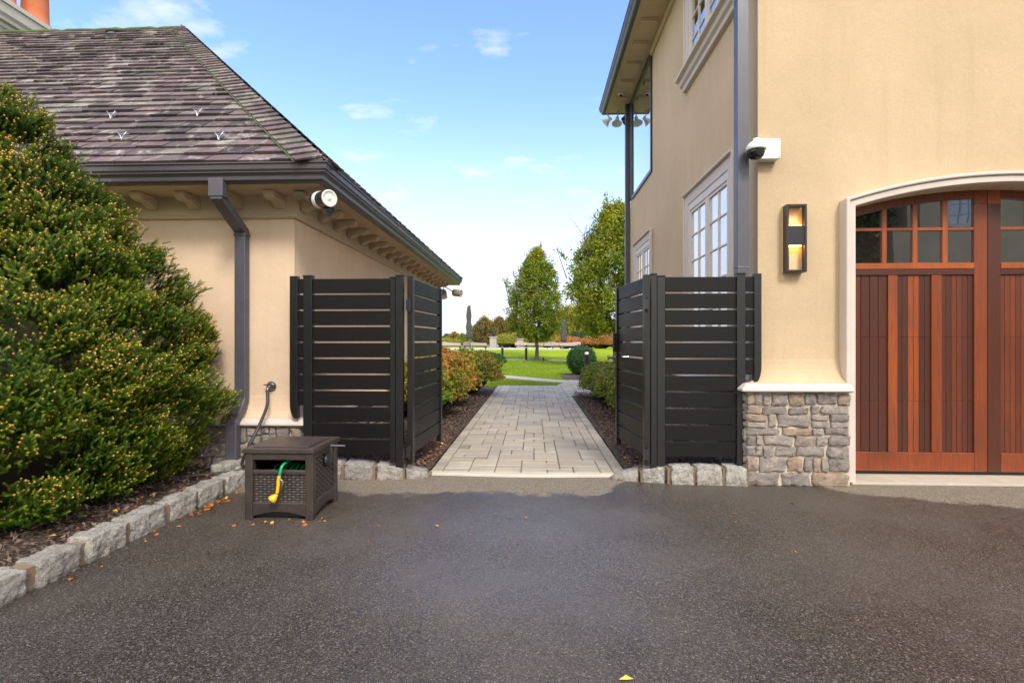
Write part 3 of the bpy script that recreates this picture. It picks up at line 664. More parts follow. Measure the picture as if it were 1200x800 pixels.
# tall chimney behind the ridge
mb = MB(); cx1, cx0, cy0, cy1 = -9.42, -11.2, 7.6, 10.05; CZ = 6.92
mb.box((cx0, cy0, 4.5), (cx1-.14, cy1-.14, CZ-.0)); ch = part(mb, 'chimney', 'field_stone', LB)
cpth = [(cx0, cy0), (cx1, cy0), (cx1, cy1), (cx0, cy1)]
mb = MB(); mb.sweep(cpth, [(-.2, CZ), (-.13, CZ), (-.12, CZ+.07), (-.06, CZ+.09), (-.055, CZ+.15), (-.01, CZ+.2), (.0, CZ+.36), (.03, CZ+.37), (.03, CZ+.45), (-.2, CZ+.45)]); mb.box((cx0-.01, cy0+.1, CZ+.2), (cx1-.15, cy1-.1, CZ+.44))
o = mb.build('chimney_cap', 'limestone', ch); o.location = (0, 0, 0)
for (px, py) in ((-9.8, 9.68), (-9.8, 9.02), (-10.5, 9.4)):
    mb = MB(); mb.lathe([(.27, 0), (.27, .10), (.22, .18), (.215, .30), (.20, 1.0), (.24, 1.05), (.24, 1.12)], (px, py, CZ+.44), n=28); o = mb.build('chimney_pot', 'terracotta', ch)

# ================================================================== RIGHT BUILDING
RX, RY0, RY1, RXE, RH = 2.02, 4.70, 10.75, 15.0, 6.2
RB = empty('main_house', 'two storey ochre stucco house with arched wooden garage door, right of the path', 'building', (RX, RY0, 0))
YC, YD = 4.61, 4.86                                # casing face, door face
XL = PY(1003, 400, YC).x; XCn = PY(1157.5, 400, YD).x; HW = XCn-XL; XRr = XCn+HW
zs = PY(1004, 241, YC).z; zt = PY(1157, 213, YC).z
RISE = zt-zs; RAD = (HW*HW+RISE*RISE)/(2*RISE); ZCN = zt-RAD
def arch(x, dr=0): 
    d = x-XCn; return ZCN + math.sqrt(max(0, (RAD+dr)**2 - d*d))
NA = 28
def arcpts(x0, x1, dr=0, n=NA): return [(x0+(x1-x0)*i/n, arch(x0+(x1-x0)*i/n, dr)) for i in range(n+1)]
mb = MB()
poly = [(RX, 0), (XL-.0, 0)] + arcpts(XL, XRr) + [(XRr, 0), (RXE, 0), (RXE, RH), (RX, RH)]
mb.prism(poly, 1, RY0, RY0+.35); part(mb, 'front_wall', 'stucco_right', RB)
mb = MB(); mb.box((RX+.001, RY0+.36, 0), (RX+.35, RY1, RH)); mb.box((RX+.36, RY1-.3, 0), (RXE, RY1-.001, RH)); part(mb, 'side_wall', 'stucco_right', RB)
CAPR = PY(930, 460, 4.5).z
pier = [(RX, RY1), (RX, RY0), (XL-.092, RY0)]
mb = MB(); f0 = CAPR+.075
flr = [(.002, f0+.26)] + [(.13*(1-math.cos(k*math.pi/2/8)), f0+.26-.26*math.sin(k*math.pi/2/8)) for k in range(1, 9)] + [(.0, f0)]
mb.sweep(pier, flr); part(mb, 'wall_flare', 'stucco_right', RB)
mb = MB(); mb.sweep(pier, [(0, CAPR), (.185, CAPR), (.225, CAPR+.012), (.225, CAPR+.03), (.175, CAPR+.075), (0, CAPR+.075)]); part(mb, 'sill_course', 'trim', RB, bevel=.003)
mb = MB(); mb.sweep(pier, [(0, -.05), (.155, -.05), (.155, CAPR), (0, CAPR)]); part(mb, 'plinth_mortar', 'mortar', RB)
mb = MB(); stone_face(mb, RX-.17, XL-.097, 0, CAPR-.005, put_front(RY0-.175), 11); stone_face(mb, RY0-.15, RY0+3.0, 0, CAPR-.005, put_side(RX-.175, -1), 12); part(mb, 'stone_plinth', 'field_stone', RB)
# arched stone casing: flat band and a rounded back band
def arch_band(name, w0, w1, y0, y1, mat='trim', bevel=.006):
    mb = MB(); n = 36
    inn = [(XL-w0, 0)] + arcpts(XL-w0, XRr+w0, w0, n) + [(XRr+w0, 0)]; out = [(XL-w1, 0)] + arcpts(XL-w1, XRr+w1, w1, n) + [(XRr+w1, 0)]
    vs = [(x, y0, z) for x, z in inn] + [(x, y0, z) for x, z in out] + [(x, y1, z) for x, z in inn] + [(x, y1, z) for x, z in out]; k = len(inn); fs = []
    for i in range(k-1): fs += [(i, k+i, k+i+1, i+1), (2*k+i+1, 3*k+i+1, 3*k+i, 2*k+i), (i, i+1, 2*k+i+1, 2*k+i), (k+i+1, k+i, 3*k+i, 3*k+i+1)]
    fs += [(0, 2*k, 3*k, k), (k-1, 2*k-1, 4*k-1, 3*k-1)]
    mb.add(vs, fs); return part(mb, name, mat, RB, bevel=bevel, seg=3)
arch_band('casing', 0, .055, YC, RY0+.12)
arch_band('casing_band', .057, .090, YC-.02, RY0+.05, bevel=.012)
mb = MB()                                          # thin joints cut in the band
mb.prism([(XL-.05, -.0), (XRr+.05, 0), (XRr+.05, .022), (XL-.05, .022)], 1, YC-.03, YD+.1); part(mb, 'threshold', 'concrete', RB, bevel=.004)
# garage door
GU = lambda u: PY(u, 400, YD).x
GV = lambda v: PY(1080, v, YD).z
mb = MB(); zb = GV(552); rail_t, rail_b, bot = GV(308), GV(322), GV(530)
def refl(x): return 2*XCn-x
seams = [GV(395), GV(470)]
xm = [XL-.03, GU(1041), GU(1052), GU(1092), GU(1104), GU(1142), XCn]
def door_top(x): return arch(x, .03)
T = lambda a, s_=.06: min(1, max(0, random.gauss(a, s_)))
boards = MB()
for mir in (0, 1):
    mx_ = (lambda x: refl(x)) if mir else (lambda x: x)
    # stiles with a small gap at the middle
    mb.box((mx_(xm[5]), YD, zb), (mx_(XCn-.003), YD+.045, GV(240)), tint=T(.52 if not mir else .42))
    mb.prism([(mx_(x), z) for x, z in ([(xm[5], GV(240)+.001), (XCn-.003, GV(240)+.001), (XCn-.003, door_top(XCn)), (xm[5], door_top(xm[5]))])], 1, YD, YD+.045, tint=T(.72))
    for (a, b_, tt) in ((xm[1], xm[2], .74), (xm[3], xm[4], .66)): mb.box((mx_(a), YD, bot+.002), (mx_(b_), YD+.04, rail_b-.002), tint=T(tt))
    mb.box((mx_(xm[0]), YD-.002, GV(315)), (mx_(xm[5]-.002), YD+.04, rail_t), tint=T(.88)); mb.box((mx_(xm[0]), YD, rail_b), (mx_(xm[5]-.002), YD+.04, GV(315)-.002), tint=T(.35))
    mb.box((mx_(xm[0]), YD-.001, zb), (mx_(xm[5]-.002), YD+.04, bot), tint=T(.72))
    for pi, (a, b_, ts) in enumerate(((xm[0], xm[1], (.34, .28, .42, .36, .32, .40)), (xm[2], xm[3], (.26, .32, .80, .74, .30, .24)), (xm[4], xm[5], (.36, .30, .48, .44, .38, .34)))):
        if mir: ts = tuple(.3 if t_ > .8 else min(.55, t_+.12) for t_ in ts)
        k = len(ts); w = (b_-a)/k
        for i, t_ in enumerate(ts):
            tq = T(t_, .05)
            for (z0, z1) in ((bot, seams[1]-.0008), (seams[1]+.0008, seams[0]-.0008), (seams[0]+.0008, rail_b)):
                boards.box((mx_(a+i*w+.0016), YD+.016, z0), (mx_(a+(i+1)*w-.0016), YD+.034, z1), tint=tq)
gd = part(mb, 'garage_door', 'door_wood', RB, bevel=.0025)
boards.build('board_panel', 'door_wood', gd, bevel=.002)
mb = MB(); mb.box((XL-.03, YD+.036, 0), (XRr+.03, YD+.09, rail_t-.01)); mb.build('door_backing', 'black_plastic', gd)
# glazed lights in the door
lx = [(XL-.03, GU(1034)), (GU(1039.5), GU(1070)), (GU(1075.5), GU(1105)), (GU(1111), GU(1142))]
zm0, zm1 = GV(270), GV(266.5)
topin = lambda x: arch(x, -.075)
for mir in (0, 1):
    mun = MB()
    mx_ = (lambda x: refl(x)) if mir else (lambda x: x)
    # arched head rail
    pts = arcpts(XL-.03, xm[5]-.002, .03, 14); low = [(x, topin(x)) for x, z in pts]
    for i in range(14):
        q = [low[i], low[i+1], pts[i+1], pts[i]]; mun.prism([(mx_(x), z) for x, z in q], 1, YD, YD+.04, tint=.6)
    for i in range(3): 
        a, b_ = lx[i][1], lx[i+1][0]; mun.prism([(mx_(a), rail_t), (mx_(b_), rail_t), (mx_(b_), topin(b_)), (mx_(a), topin(a))], 1, YD+.002, YD+.036, tint=T(.85))
    for a, b_ in lx: mun.box((mx_(a), YD+.004, zm0), (mx_(b_), YD+.034, zm1), tint=T(.85))
    mun.build('muntin', 'door_wood', gd, bevel=.002)
for mir in (0, 1):
    for a, b_ in lx:
        for row in (0, 1):
            gls = MB(); mx_ = (lambda x: refl(x)) if mir else (lambda x: x)
            tl = random.uniform(-.0016, .0016); tl2 = random.uniform(-.002, .0004); z0, z1 = (rail_t, zm0) if row == 0 else (zm1, topin((a+b_)/2)+.03)
            xa, xb = sorted((mx_(a), mx_(b_)))
            yq = YD+.020
            gls.add([(xa-.005, yq+tl, z0-.004), (xb+.005, yq-tl, z0-.004), (xb+.005, yq-tl+tl2, z1+.01), (xa-.005, yq+tl+tl2, z1+.01), (xa-.005, yq+tl+.006, z0-.004), (xb+.005, yq-tl+.006, z0-.004), (xb+.005, yq-tl+tl2+.006, z1+.01), (xa-.005, yq+tl+tl2+.006, z1+.01)],
                    [(0, 1, 2, 3), (7, 6, 5, 4), (0, 4, 5, 1), (1, 5, 6, 2), (2, 6, 7, 3), (3, 7, 4, 0)])
            gls.build('window_pane', 'glass_garage', gd)
mb = MB(); mb.prism([(XL-.05, 0), (XRr+.05, 0), (XRr+.05, arch(XRr, .05))] + arcpts(XL-.03, XRr+.03, .05)[::-1] + [(XL-.05, arch(XL, .05))], 1, YD+.12, YD+.18); mb.build('door_lining', 'black_plastic', gd)
# windows in the side wall: limestone surround, painted sash
def side_window(y0, y1, z0, z1, cols=(2, 2), rows=5, sill=False, casw=.13, pane='glass_pale'):
    X = RX; mb = MB()
    mb.box((X-.045, y0, z0), (X+.05, y0+casw, z1)); mb.box((X-.045, y1-casw, z0), (X+.05, y1, z1)); mb.box((X-.045, y0+casw, z1-casw), (X+.05, y1-casw, z1))
    if not sill: mb.box((X-.06, y0-.03, z0-.09), (X+.05, y1+.03, z0))
    w = part(mb, 'window', 'trim', RB, bevel=.006, seg=2)
    mb = MB(); mb.sweep([(X-.045, y1-.0), (X-.045, y0)], [(0, z1-.004), (.035, z1-.004), (.04, z1+.012), (.02, z1+.035), (-.05, z1+.035), (-.05, z1-.004)]); mb.box((X-.062, y0-.018, z0), (X-.02, y0+.022, z1+.02)); mb.box((X-.062, y1-.022, z0), (X-.02, y1+.018, z1+.02))
    mb.build('window_band', 'trim', w, bevel=.008, seg=2)
    a, b_, c_, d_ = y0+casw, y1-casw, z0, z1-casw
    fr = MB(); fw = .05
    fr.box((X-.035, a, c_), (X+.03, a+fw, d_)); fr.box((X-.035, b_-fw, c_), (X+.03, b_, d_)); fr.box((X-.035, a+fw, d_-fw-.04), (X+.03, b_-fw, d_)); fr.box((X-.035, a+fw, c_), (X+.03, b_-fw, c_+fw))
    mid = (a+b_)/2; fr.box((X-.033, mid-.035, c_+fw), (X+.03, mid+.035, d_-fw-.04))
    z_lo, z_hi = c_+fw, d_-fw-.04
    for (s0, s1) in ((a+fw, mid-.035), (mid+.035, b_-fw)):
        fr.box((X-.025, s0, z_lo), (X+.03, s0+.03, z_hi)); fr.box((X-.025, s1-.03, z_lo), (X+.03, s1, z_hi)); fr.box((X-.024, s0+.03, z_hi-.035), (X+.03, s1-.03, z_hi))
        nc = 2
        for i in range(1, nc): yy_ = s0+(s1-s0)*i/nc; fr.box((X-.018, yy_-.010, z_lo), (X+.02, yy_+.010, z_hi-.035))
        for i in range(1, rows): zz_ = z_lo+(z_hi-z_lo)*i/rows; fr.box((X-.017, s0+.03, zz_-.010), (X+.02, s1-.03, zz_+.010))
    fr.build('sash', 'frame', w, bevel=.003)
    g = MB(); g.box((X-.004, a+.02, c_+.02), (X+.004, b_-.02, d_-.02)); g.build('pane', pane, w)
    if sill:
        mb = MB(); mb.sweep([(X-.0, y1+.10), (X-.0, y0-.10)], [(-.05, z0), (.13, z0), (.15, z0-.02), (.15, z0-.055), (.10, z0-.07), (.09, z0-.12), (.055, z0-.14), (.05, z0-.19), (-.05, z0-.19)]); mb.build('sill', 'trim', w, bevel=.004)
    return w
wy = lambda u: PX(u, 300, RX-.05).y
zh = PX(858, 178, RX-.05).z
side_window(wy(858), wy(801.5), 1.25, zh, rows=5)
side_window(wy(762), wy(742.5), 1.25, zh, rows=5)
zsill = PX(800, 92, RX-.05).z
side_window(wy(856), wy(802), zsill, 6.12, rows=4, sill=True, pane='glass_dark')
# dark-framed corner window under the eave
yA, yB = PX(764.5, 200, RX).y, RY1; zc0 = PX(764.5, 198, RX).z
mb = MB(); X = RX
mb.box((X-.03, yB-.26, zc0), (X+.02, yB+.03, RH-.02)); mb.box((X-.03, yA, zc0-.045), (X+.02, yB-.26, zc0+.02)); mb.box((X-.03, yA, RH-.14), (X+.02, yB-.26, RH-.02)); mb.box((X-.03, yA, zc0+.02), (X+.02, yA+.05, RH-.14))
mb.box((X+.021, yB-.02, zc0), (X+1.6, yB+.03, zc0+.08)); mb.box((X+.021, yB-.02, RH-.14), (X+1.6, yB+.03, RH-.02)); mb.box((X+1.5, yB-.02, zc0+.08), (X+1.6, yB+.03, RH-.14))
cw = part(mb, 'corner_window', 'dark_frame', RB, bevel=.005)
g = MB(); g.box((X-.012, yA+.05, zc0+.02), (X-.004, yB-.26, RH-.14)); g.build('pane', 'glass_dark', cw)
g = MB(); g.box((X+.03, yB+.004, zc0+.08), (X+1.5, yB+.012, RH-.14)); g.build('pane', 'glass_dark', cw)
# eaves
rpath = [(RXE, RY1), (RX, RY1), (RX, RY0), (RXE, RY0)]
mb = MB(); mb.sweep(rpath, [(-.3, RH), (.46, RH), (.46, RH+.05), (-.3, RH+.05)]); part(mb, 'soffit', 'soffit', RB)
mb = MB(); mb.sweep(rpath, [(0, RH-.10), (.03, RH-.10), (.05, RH-.07), (.05, RH-.002), (0, RH-.002)]); 
gz0 = RH-.01
mb = MB(); mb.sweep([(RX, yA-.0), (RX, RY0), (RXE, RY0)], [(0, RH-.10), (.03, RH-.10), (.05, RH-.06), (.05, RH-.002), (0, RH-.002)]); part(mb, 'frieze', 'soffit', RB)
mb = MB(); mb.sweep(rpath, [(e+.055, z-2.63+gz0) for e, z in gp]); part(mb, 'gutter', 'gutter', RB, bevel=.0015)
yv = RY0+.2
while yv < RY1+.1:
    mb = MB(); mb.box((RX-.36, yv-.08, RH-.045), (RX-.12, yv+.08, RH-.001)); mb.box((RX-.38, yv-.10, RH-.016), (RX-.10, yv+.10, RH-.0015)); part(mb, 'soffit_block', 'soffit', RB, bevel=.004); yv += .62
mb = MB(); zz0 = RH+.10; hx = RX-.5; k = (RY1-RY0+1.0)/2
mb.add([(hx, RY0-.5, zz0), (RXE+.5, RY0-.5, zz0), (RXE+.5, RY1+.5, zz0), (hx, RY1+.5, zz0), (hx+k, RY0-.5+k, zz0+k*.85), (RXE+.5, RY0-.5+k, zz0+k*.85)], [(0, 1, 5, 4), (3, 0, 4), (2, 3, 4, 5), (1, 2, 5), (0, 3, 2, 1)]); part(mb, 'roof', 'slate', RB)
# downspouts
xd = PY(868.5, 300, RY0-.045).x
mb = MB(); mb.rtube([(xd, RY0-.05, RH+.05), (xd, RY0-.05, f0+.02)], .105, .085)
for z in (1.9+.0, 4.27): mb.rtube([(xd, RY0-.05, z), (xd, RY0-.05, z+.012)], .112, .092)
part(mb, 'downspout', 'spout', RB, bevel=.010, seg=2)
mb = MB(); mb.rtube([(RX-.05, RY1+.06, RH+.0), (RX-.05, RY1+.06, .1)], .10, .085); part(mb, 'downspout', 'spout', RB, bevel=.008, seg=2)

# ================================================================== KERBS
def kerb_block(parent, c, size, rz, seed, nm='kerb_stone'):
    mb = MB(); mb.rock((0, 0, 0), size, seed=seed, amp=.19, n=18, rnd=.18, tint=random.random()); o = mb.build(nm, 'granite', parent)
    wl = parent.location; o.location = Vector(c)-wl; o.rotation_euler.z = rz; return o
KX = -2.575
LK = empty('granite_kerb', 'rough grey granite kerb curving along the evergreen bed at the lower left', 'kerb', (KX, 3, 0))
y = 1.15; i = 0
mbk = MB(); mbk.box((KX-.055, 1.0, -.03), (KX+.052, 4.62, .118)); part(mbk, 'kerb_mortar', 'kerb_mortar', LK)
while y < 4.55:
    l = random.uniform(.24, .31); kerb_block(LK, (KX+random.uniform(-.006, .008), y+l/2, .052+random.uniform(-.004, .006)), (.145, l, .165), random.uniform(-.03, .03), 100+i); y += l+.048; i += 1
# kerb under the left fence, tapering down to the paving
def front_kerb(xs_, label, anchor, drop):
    K = empty('granite_kerb', label, 'kerb', (anchor, 4.70, 0))
    mbk = MB()
    for (a, b_, ha, hb, ya, yb) in xs_:
        mbk.prism([(a-.03, -.03), (b_+.03, -.03), (b_+.03, max(.012, hb-.022)), (a-.03, max(.012, ha-.022))], 1, (ya+yb)/2-.012, (ya+yb)/2+.14)
    part(mbk, 'kerb_mortar', 'kerb_mortar', K)
    for j, (a, b_, ha, hb, ya, yb) in enumerate(xs_):
        mb = MB(); cx_, h_ = (a+b_)/2, (ha+hb)/2
        mb.rock((0, 0, 0), (b_-a, .20, h_+.04), seed=200+j+int(anchor*10), amp=.15, n=16, rnd=.18, tint=random.random())
        sl = (hb-ha)/(b_-a)
        mb.v = [(x, yv_, z + (x*sl if z > 0 else 0)) for x, yv_, z in mb.v]
        o = mb.build('kerb_stone', 'granite', K); o.location = Vector((cx_, (ya+yb)/2+.06, h_/2-.02)) - Vector((anchor, 4.70, 0)); o.rotation_euler.z = math.atan2(yb-ya, b_-a)
    return K
front_kerb([(-2.28, -2.02, .15, .15, 4.585, 4.585), (-1.99, -1.74, .15, .155, 4.585, 4.585), (-1.71, -1.46, .155, .14, 4.585, 4.595), (-1.43, -1.20, .14, .105, 4.605, 4.635), (-1.18, -.98, .095, .045, 4.645, 4.685)],
           'low granite kerb under the left fence panel, sloping down to the paving', -1.7, 0)
front_kerb([(.74, .96, .03, .10, 4.695, 4.645), (.985, 1.18, .11, .145, 4.635, 4.595), (1.21, 1.40, .15, .155, 4.575, 4.565), (1.43, 1.65, .155, .155, 4.565, 4.555), (1.68, 1.86, .16, .155, 4.555, 4.535)],
           'granite kerb below the right fence panel, ending at the stone plinth', 1.3, 0)
# flush edging between them: a pale, slightly bowed line
mb = MB(); n = 30; vs = []
for i in range(n+1):
    f = i/n; x = -1.0+f*(.80+1.0); yb_ = 4.71+.10*(2*abs(f-.5))**3*0 - .0 + .02*math.cos(f*6.28); 
    vs += [(x, yb_+.02, -.02), (x, yb_+.022, .012), (x, yb_+.045, .02), (x, yb_+.11, .02), (x, yb_+.12, -.02)]
fs = [(i*5+j, (i+1)*5+j, (i+1)*5+j+1, i*5+j+1) for i in range(n) for j in range(4)]
mb.add(vs, fs, smooth=False); tag(mb.build('path_edging', 'limestone'), kind='structure')

# ================================================================== FENCES AND GATES
FY = 4.62; FT = 1.844; PITCH = .1465; SH = .1315
def uX(u, Y=FY): return PY(u, 400, Y).x
def post(mb, x0, x1, y0, y1, z0, z1, curve=0):
    if not curve: mb.box((x0, y0, z0), (x1, y1, z1-.006)); mb.box((x0-.004, y0-.004, z1-.006), (x1+.004, y1+.004, z1+.006)); return
    # foot cut to a curve on its outer side
    n = 6; xo, xi = (x0, x1) if curve < 0 else (x1, x0)
    pl = [(xi, z1), (xi, z0)]; 
    for k in range(n+1):
        f = k/n; pl.append((xi + (xo-xi)*(.45+.55*math.sin(f*math.pi/2)), z0 + .14*f**1.4))
    pl.append((xo, z1)); mb.prism(pl, 1, y0, y1)
def fence(side, label):
    s = side; F = empty('fence_panel', label, 'fence', (uX(415) if s < 0 else uX(815), FY, .14), group='black fence panels beside the gate')
    if s < 0: a0, a1, b0, b1, c0, c1, d0, d1 = uX(341), uX(350), uX(357), uX(367), uX(464.5), uX(473), uX(457.5), uX(464)
    else: a0, a1, b0, b1, c0, c1, d0, d1 = uX(891), uX(882.5), uX(872), uX(862), uX(769), uX(762), uX(779), uX(769.5)
    zb_ = .145; zshort = FT - 8*PITCH+.012 if s < 0 else FT-7*PITCH*1.0-.012
    zshort = FT-.02 - (8 if s < 0 else 6)*PITCH
    mb = MB(); n = 11
    z = FT-.022
    for i in range(n):
        z1 = z - i*PITCH; z0 = max(zb_+.004, z1-SH)
        if i >= n: break
        mb.box((min(b1, d0)+.0, FY-.014, z0), (max(b1, d0), FY+.014, z1))
        if z0 > zshort-.01: mb.box((min(a1, b0), FY-.0135, z0), (max(a1, b0), FY+.0135, z1))
    part(mb, 'slat_panel', 'gate_board', F, bevel=.0025)
    footz = PY(345, 490, FY-.02).z if s < 0 else PY(886, 447, FY-.02).z
    for (x0, x1, z0, cv_, wy_) in ((a0, a1, footz, s, .028), (b0, b1, zb_-.03, 0, .032), (c0, c1, zb_-.03, 0, .030), (d0, d1, zb_-.0, 0, .020)):
        mb = MB(); x0, x1 = sorted((x0, x1)); post(mb, x0, x1, FY-wy_, FY+wy_, z0, FT+(.004 if wy_ > .022 else -.012), cv_); part(mb, 'post' if wy_ > .022 else 'stile', 'black_metal', F, bevel=.003)
    # wall brackets
    return F
fence(-1, 'wider black slatted fence panel standing behind the hose box, against the left building')
fence(1, 'black slatted fence panel on the granite kerb beside the garage stone plinth')
def gate(side, label):
    s = side; hx, hy = (uX(481.5), FY) if s < 0 else (uX(757.5), FY)
    fx, fy = (PY(515, 400, 5.66).x, 5.66) if s < 0 else (PY(724.5, 400, 5.55).x, 5.55)
    L = math.hypot(fx-hx, fy-hy); ang = math.atan2(fy-hy, fx-hx)
    G = empty('gate', label, 'gate', (hx, hy, .15), rz=ang, group='open gate leaves')
    def gb(mb, nm, mat, **k): o = mb.build(nm, mat, G, **k); return o
    zt_, zb_ = FT-.155, -.005                      # local: base at .15
    mb = MB()
    for i in range(11):
        z1 = zt_ + .15-.15 - i*PITCH - .016; z0 = max(zb_+.03, z1-SH)
        mb.box((.03, -.014, z0), (L-.03, .014, z1))
    gb(mb, 'slat_panel', 'gate_board', bevel=.0025)
    mb = MB(); mb.box((-.028, -.026, zb_), (.03, .026, zt_+.006)); gb(mb, 'stile', 'black_metal', bevel=.003)
    mb = MB(); mb.box((L-.03, -.026, zb_), (L+.025, .026, zt_+.0)); gb(mb, 'stile', 'black_metal', bevel=.003)
    for z in (zt_-.26, .10):
        mb = MB(); mb.box((-.055, -.012, z-.045), (-.024, .030, z+.045)); mb.tube([(-.045, 0, z-.06), (-.045, 0, z+.06)], .011, n=10); gb(mb, 'hinge', 'black_plastic', bevel=.002)
    if s > 0:
        mb = MB(); zz = 1.05; mb.box((L+.0, .026, zz-.06), (L+.028, .055, zz+.14)); mb.box((L-.02, -.05, zz-.055), (L+.03, -.026, zz+.13)); mb.box((L+.02, -.02, zz+.02), (L+.052, .02, zz+.06)); gb(mb, 'latch', 'black_plastic', bevel=.003)
        mb = MB(); mb.tube([(L, .03, zz-.12), (L, .10, zz-.12)], .016, n=12); mb.tube([(L, .10, zz-.12), (L, .115, zz-.12)], .024, n=12); gb(mb, 'knob', 'steel'); mb = MB(); mb.tube([(L, -.03, zz-.12), (L, -.09, zz-.12)], .016, n=12); mb.tube([(L, -.09, zz-.12), (L, -.105, zz-.12)], .024, n=12); gb(mb, 'knob', 'steel')
        mb = MB(); mb.tube([(L+.034, 0, .3), (L+.034, 0, -.10)], .007, n=8); mb.box((L+.022, -.012, .12), (L+.05, .012, .16)); gb(mb, 'drop_bolt', 'chrome_dark')
    return G
gate(-1, 'open left gate leaf of black slats, swung in over the mulch')
gate(1, 'open right gate leaf of black slats with a latch and knob')

# ================================================================== WALL FITTINGS
# wall lamp
lz0, lz1 = PY(935, 318, RY0-.12).z, PY(935, 238, RY0-.12).z; lx0, lx1 = PY(924, 300, RY0-.12).x, PY(948, 300, RY0-.12).x
WL = empty('wall_lamp', 'tall dark bronze wall lamp glowing amber beside the garage door', 'lamp', ((lx0+lx1)/2, RY0, (lz0+lz1)/2))
mb = MB(); ya, yb = RY0-.090, RY0-.004; w = .020
mb.box((lx0, yb-.014, lz0), (lx1, yb, lz1)); part(mb, 'back_plate', 'lamp_panel', WL)
mb = MB()
for x in (lx0, lx1-w): mb.box((x, ya, lz0), (x+w, ya+.02, lz1)); mb.box((x+(0 if x == lx0 else w-.008), ya+.021, lz0), (x+(.008 if x == lx0 else w), yb-.015, lz1))
for z in (lz0, lz1-w): mb.box((lx0+w+.001, ya, z), (lx1-w-.001, yb-.015, z+w))
zm_a, zm_b = PY(935, 286, RY0-.12).z, PY(935, 263, RY0-.12).z
part(mb, 'lamp_frame', 'dark_frame', WL, bevel=.002)
mb = MB(); mb.box((lx0+w+.001, ya+.006, zm_a), (lx1-w-.001, yb-.016, zm_b)); part(mb, 'lamp_block', 'dark_frame', WL, bevel=.002)
for z0, z1 in ((zm_b+.002, zm_b+.008), (zm_a-.008, zm_a-.002)):
    mb = MB(); mb.box((lx0+w+.012, ya+.03, z0), (lx1-w-.012, yb-.03, z1)); part(mb, 'light_strip', 'lamp_led', WL)
# pan-tilt dome camera on a white wall box
cx_, cz_ = PY(886, 176, RY0-.18).x, PY(886, 176, RY0-.18).z
PC = empty('security_camera', 'white dome security camera with black lens ball on the garage wall', 'camera', (cx_, RY0-.18, cz_))
b0, b1 = PY(884, 165, RY0-.05), PY(912, 188, RY0-.05)
mb = MB(); mb.box((b0.x+.02, RY0-.095, b1.z), (b1.x, RY0-.001, b0.z)); part(mb, 'wall_box', 'white_plastic', PC, bevel=.006, seg=2)
mb = MB(); mb.tube([(cx_+.03, RY0-.09, cz_+.02), (cx_+.01, RY0-.13, cz_+.045), (cx_, RY0-.18, cz_+.075)], .022, n=12); mb.lathe([(.025, .055), (.03, .075), (.026, .098), (.010, .104)], (cx_, RY0-.18, cz_+.0), n=20); part(mb, 'camera_arm', 'white_plastic', PC)
mb = MB(); mb.lathe([(.078, -.005), (.084, .0), (.082, .022), (.070, .050), (.045, .070), (.018, .078)], (cx_, RY0-.18, cz_), n=28); part(mb, 'camera_hood', 'white_plastic', PC)
mb = MB(); mb.lathe([(.012, -.082), (.04, -.075), (.06, -.055), (.070, -.028), (.072, -.004)], (cx_, RY0-.18, cz_), n=28); part(mb, 'lens_ball', 'camera_glass', PC)
mb = MB(); mb.tube([(cx_+.0, RY0-.245, cz_-.035), (cx_+.0, RY0-.262, cz_-.04)], .030, n=20); mb.tube([(cx_, RY0-.262, cz_-.04), (cx_, RY0-.266, cz_-.041)], .015, n=14); part(mb, 'lens', 'black_plastic', PC)
for z in (b0.z-.014, b1.z+.014):
    mb = MB(); mb.tube([(b1.x-.014, RY0-.095, z), (b1.x-.014, RY0-.0985, z)], .005, n=8); part(mb, 'screw', 'black_plastic', PC)
# small dome in the soffit
p = PX(728, 109, RX-.26); dq = PZ(728, 109, RH-.001) if False else Vector((RX-.30, 0, RH)); r_ = ray(727.5, 110); t_ = (RH-EYE)/r_[2]; dq = Vector((r_[0]*t_, r_[1]*t_, RH))
mb = MB(); mb.lathe([(.062, 0), (.06, -.02), (.045, -.03)], dq, n=18); D = mb.build('dome_camera', 'white_plastic'); 
DC = empty('dome_camera', 'tiny round dome camera under the high right eave', 'camera', dq); D.name = 'camera_base'; D.parent = DC; D.location = -dq
mb = MB(); mb.lathe([(.035, -.03), (.028, -.05), (.01, -.058)], dq, n=16); part(mb, 'lens_ball', 'camera_glass', DC)
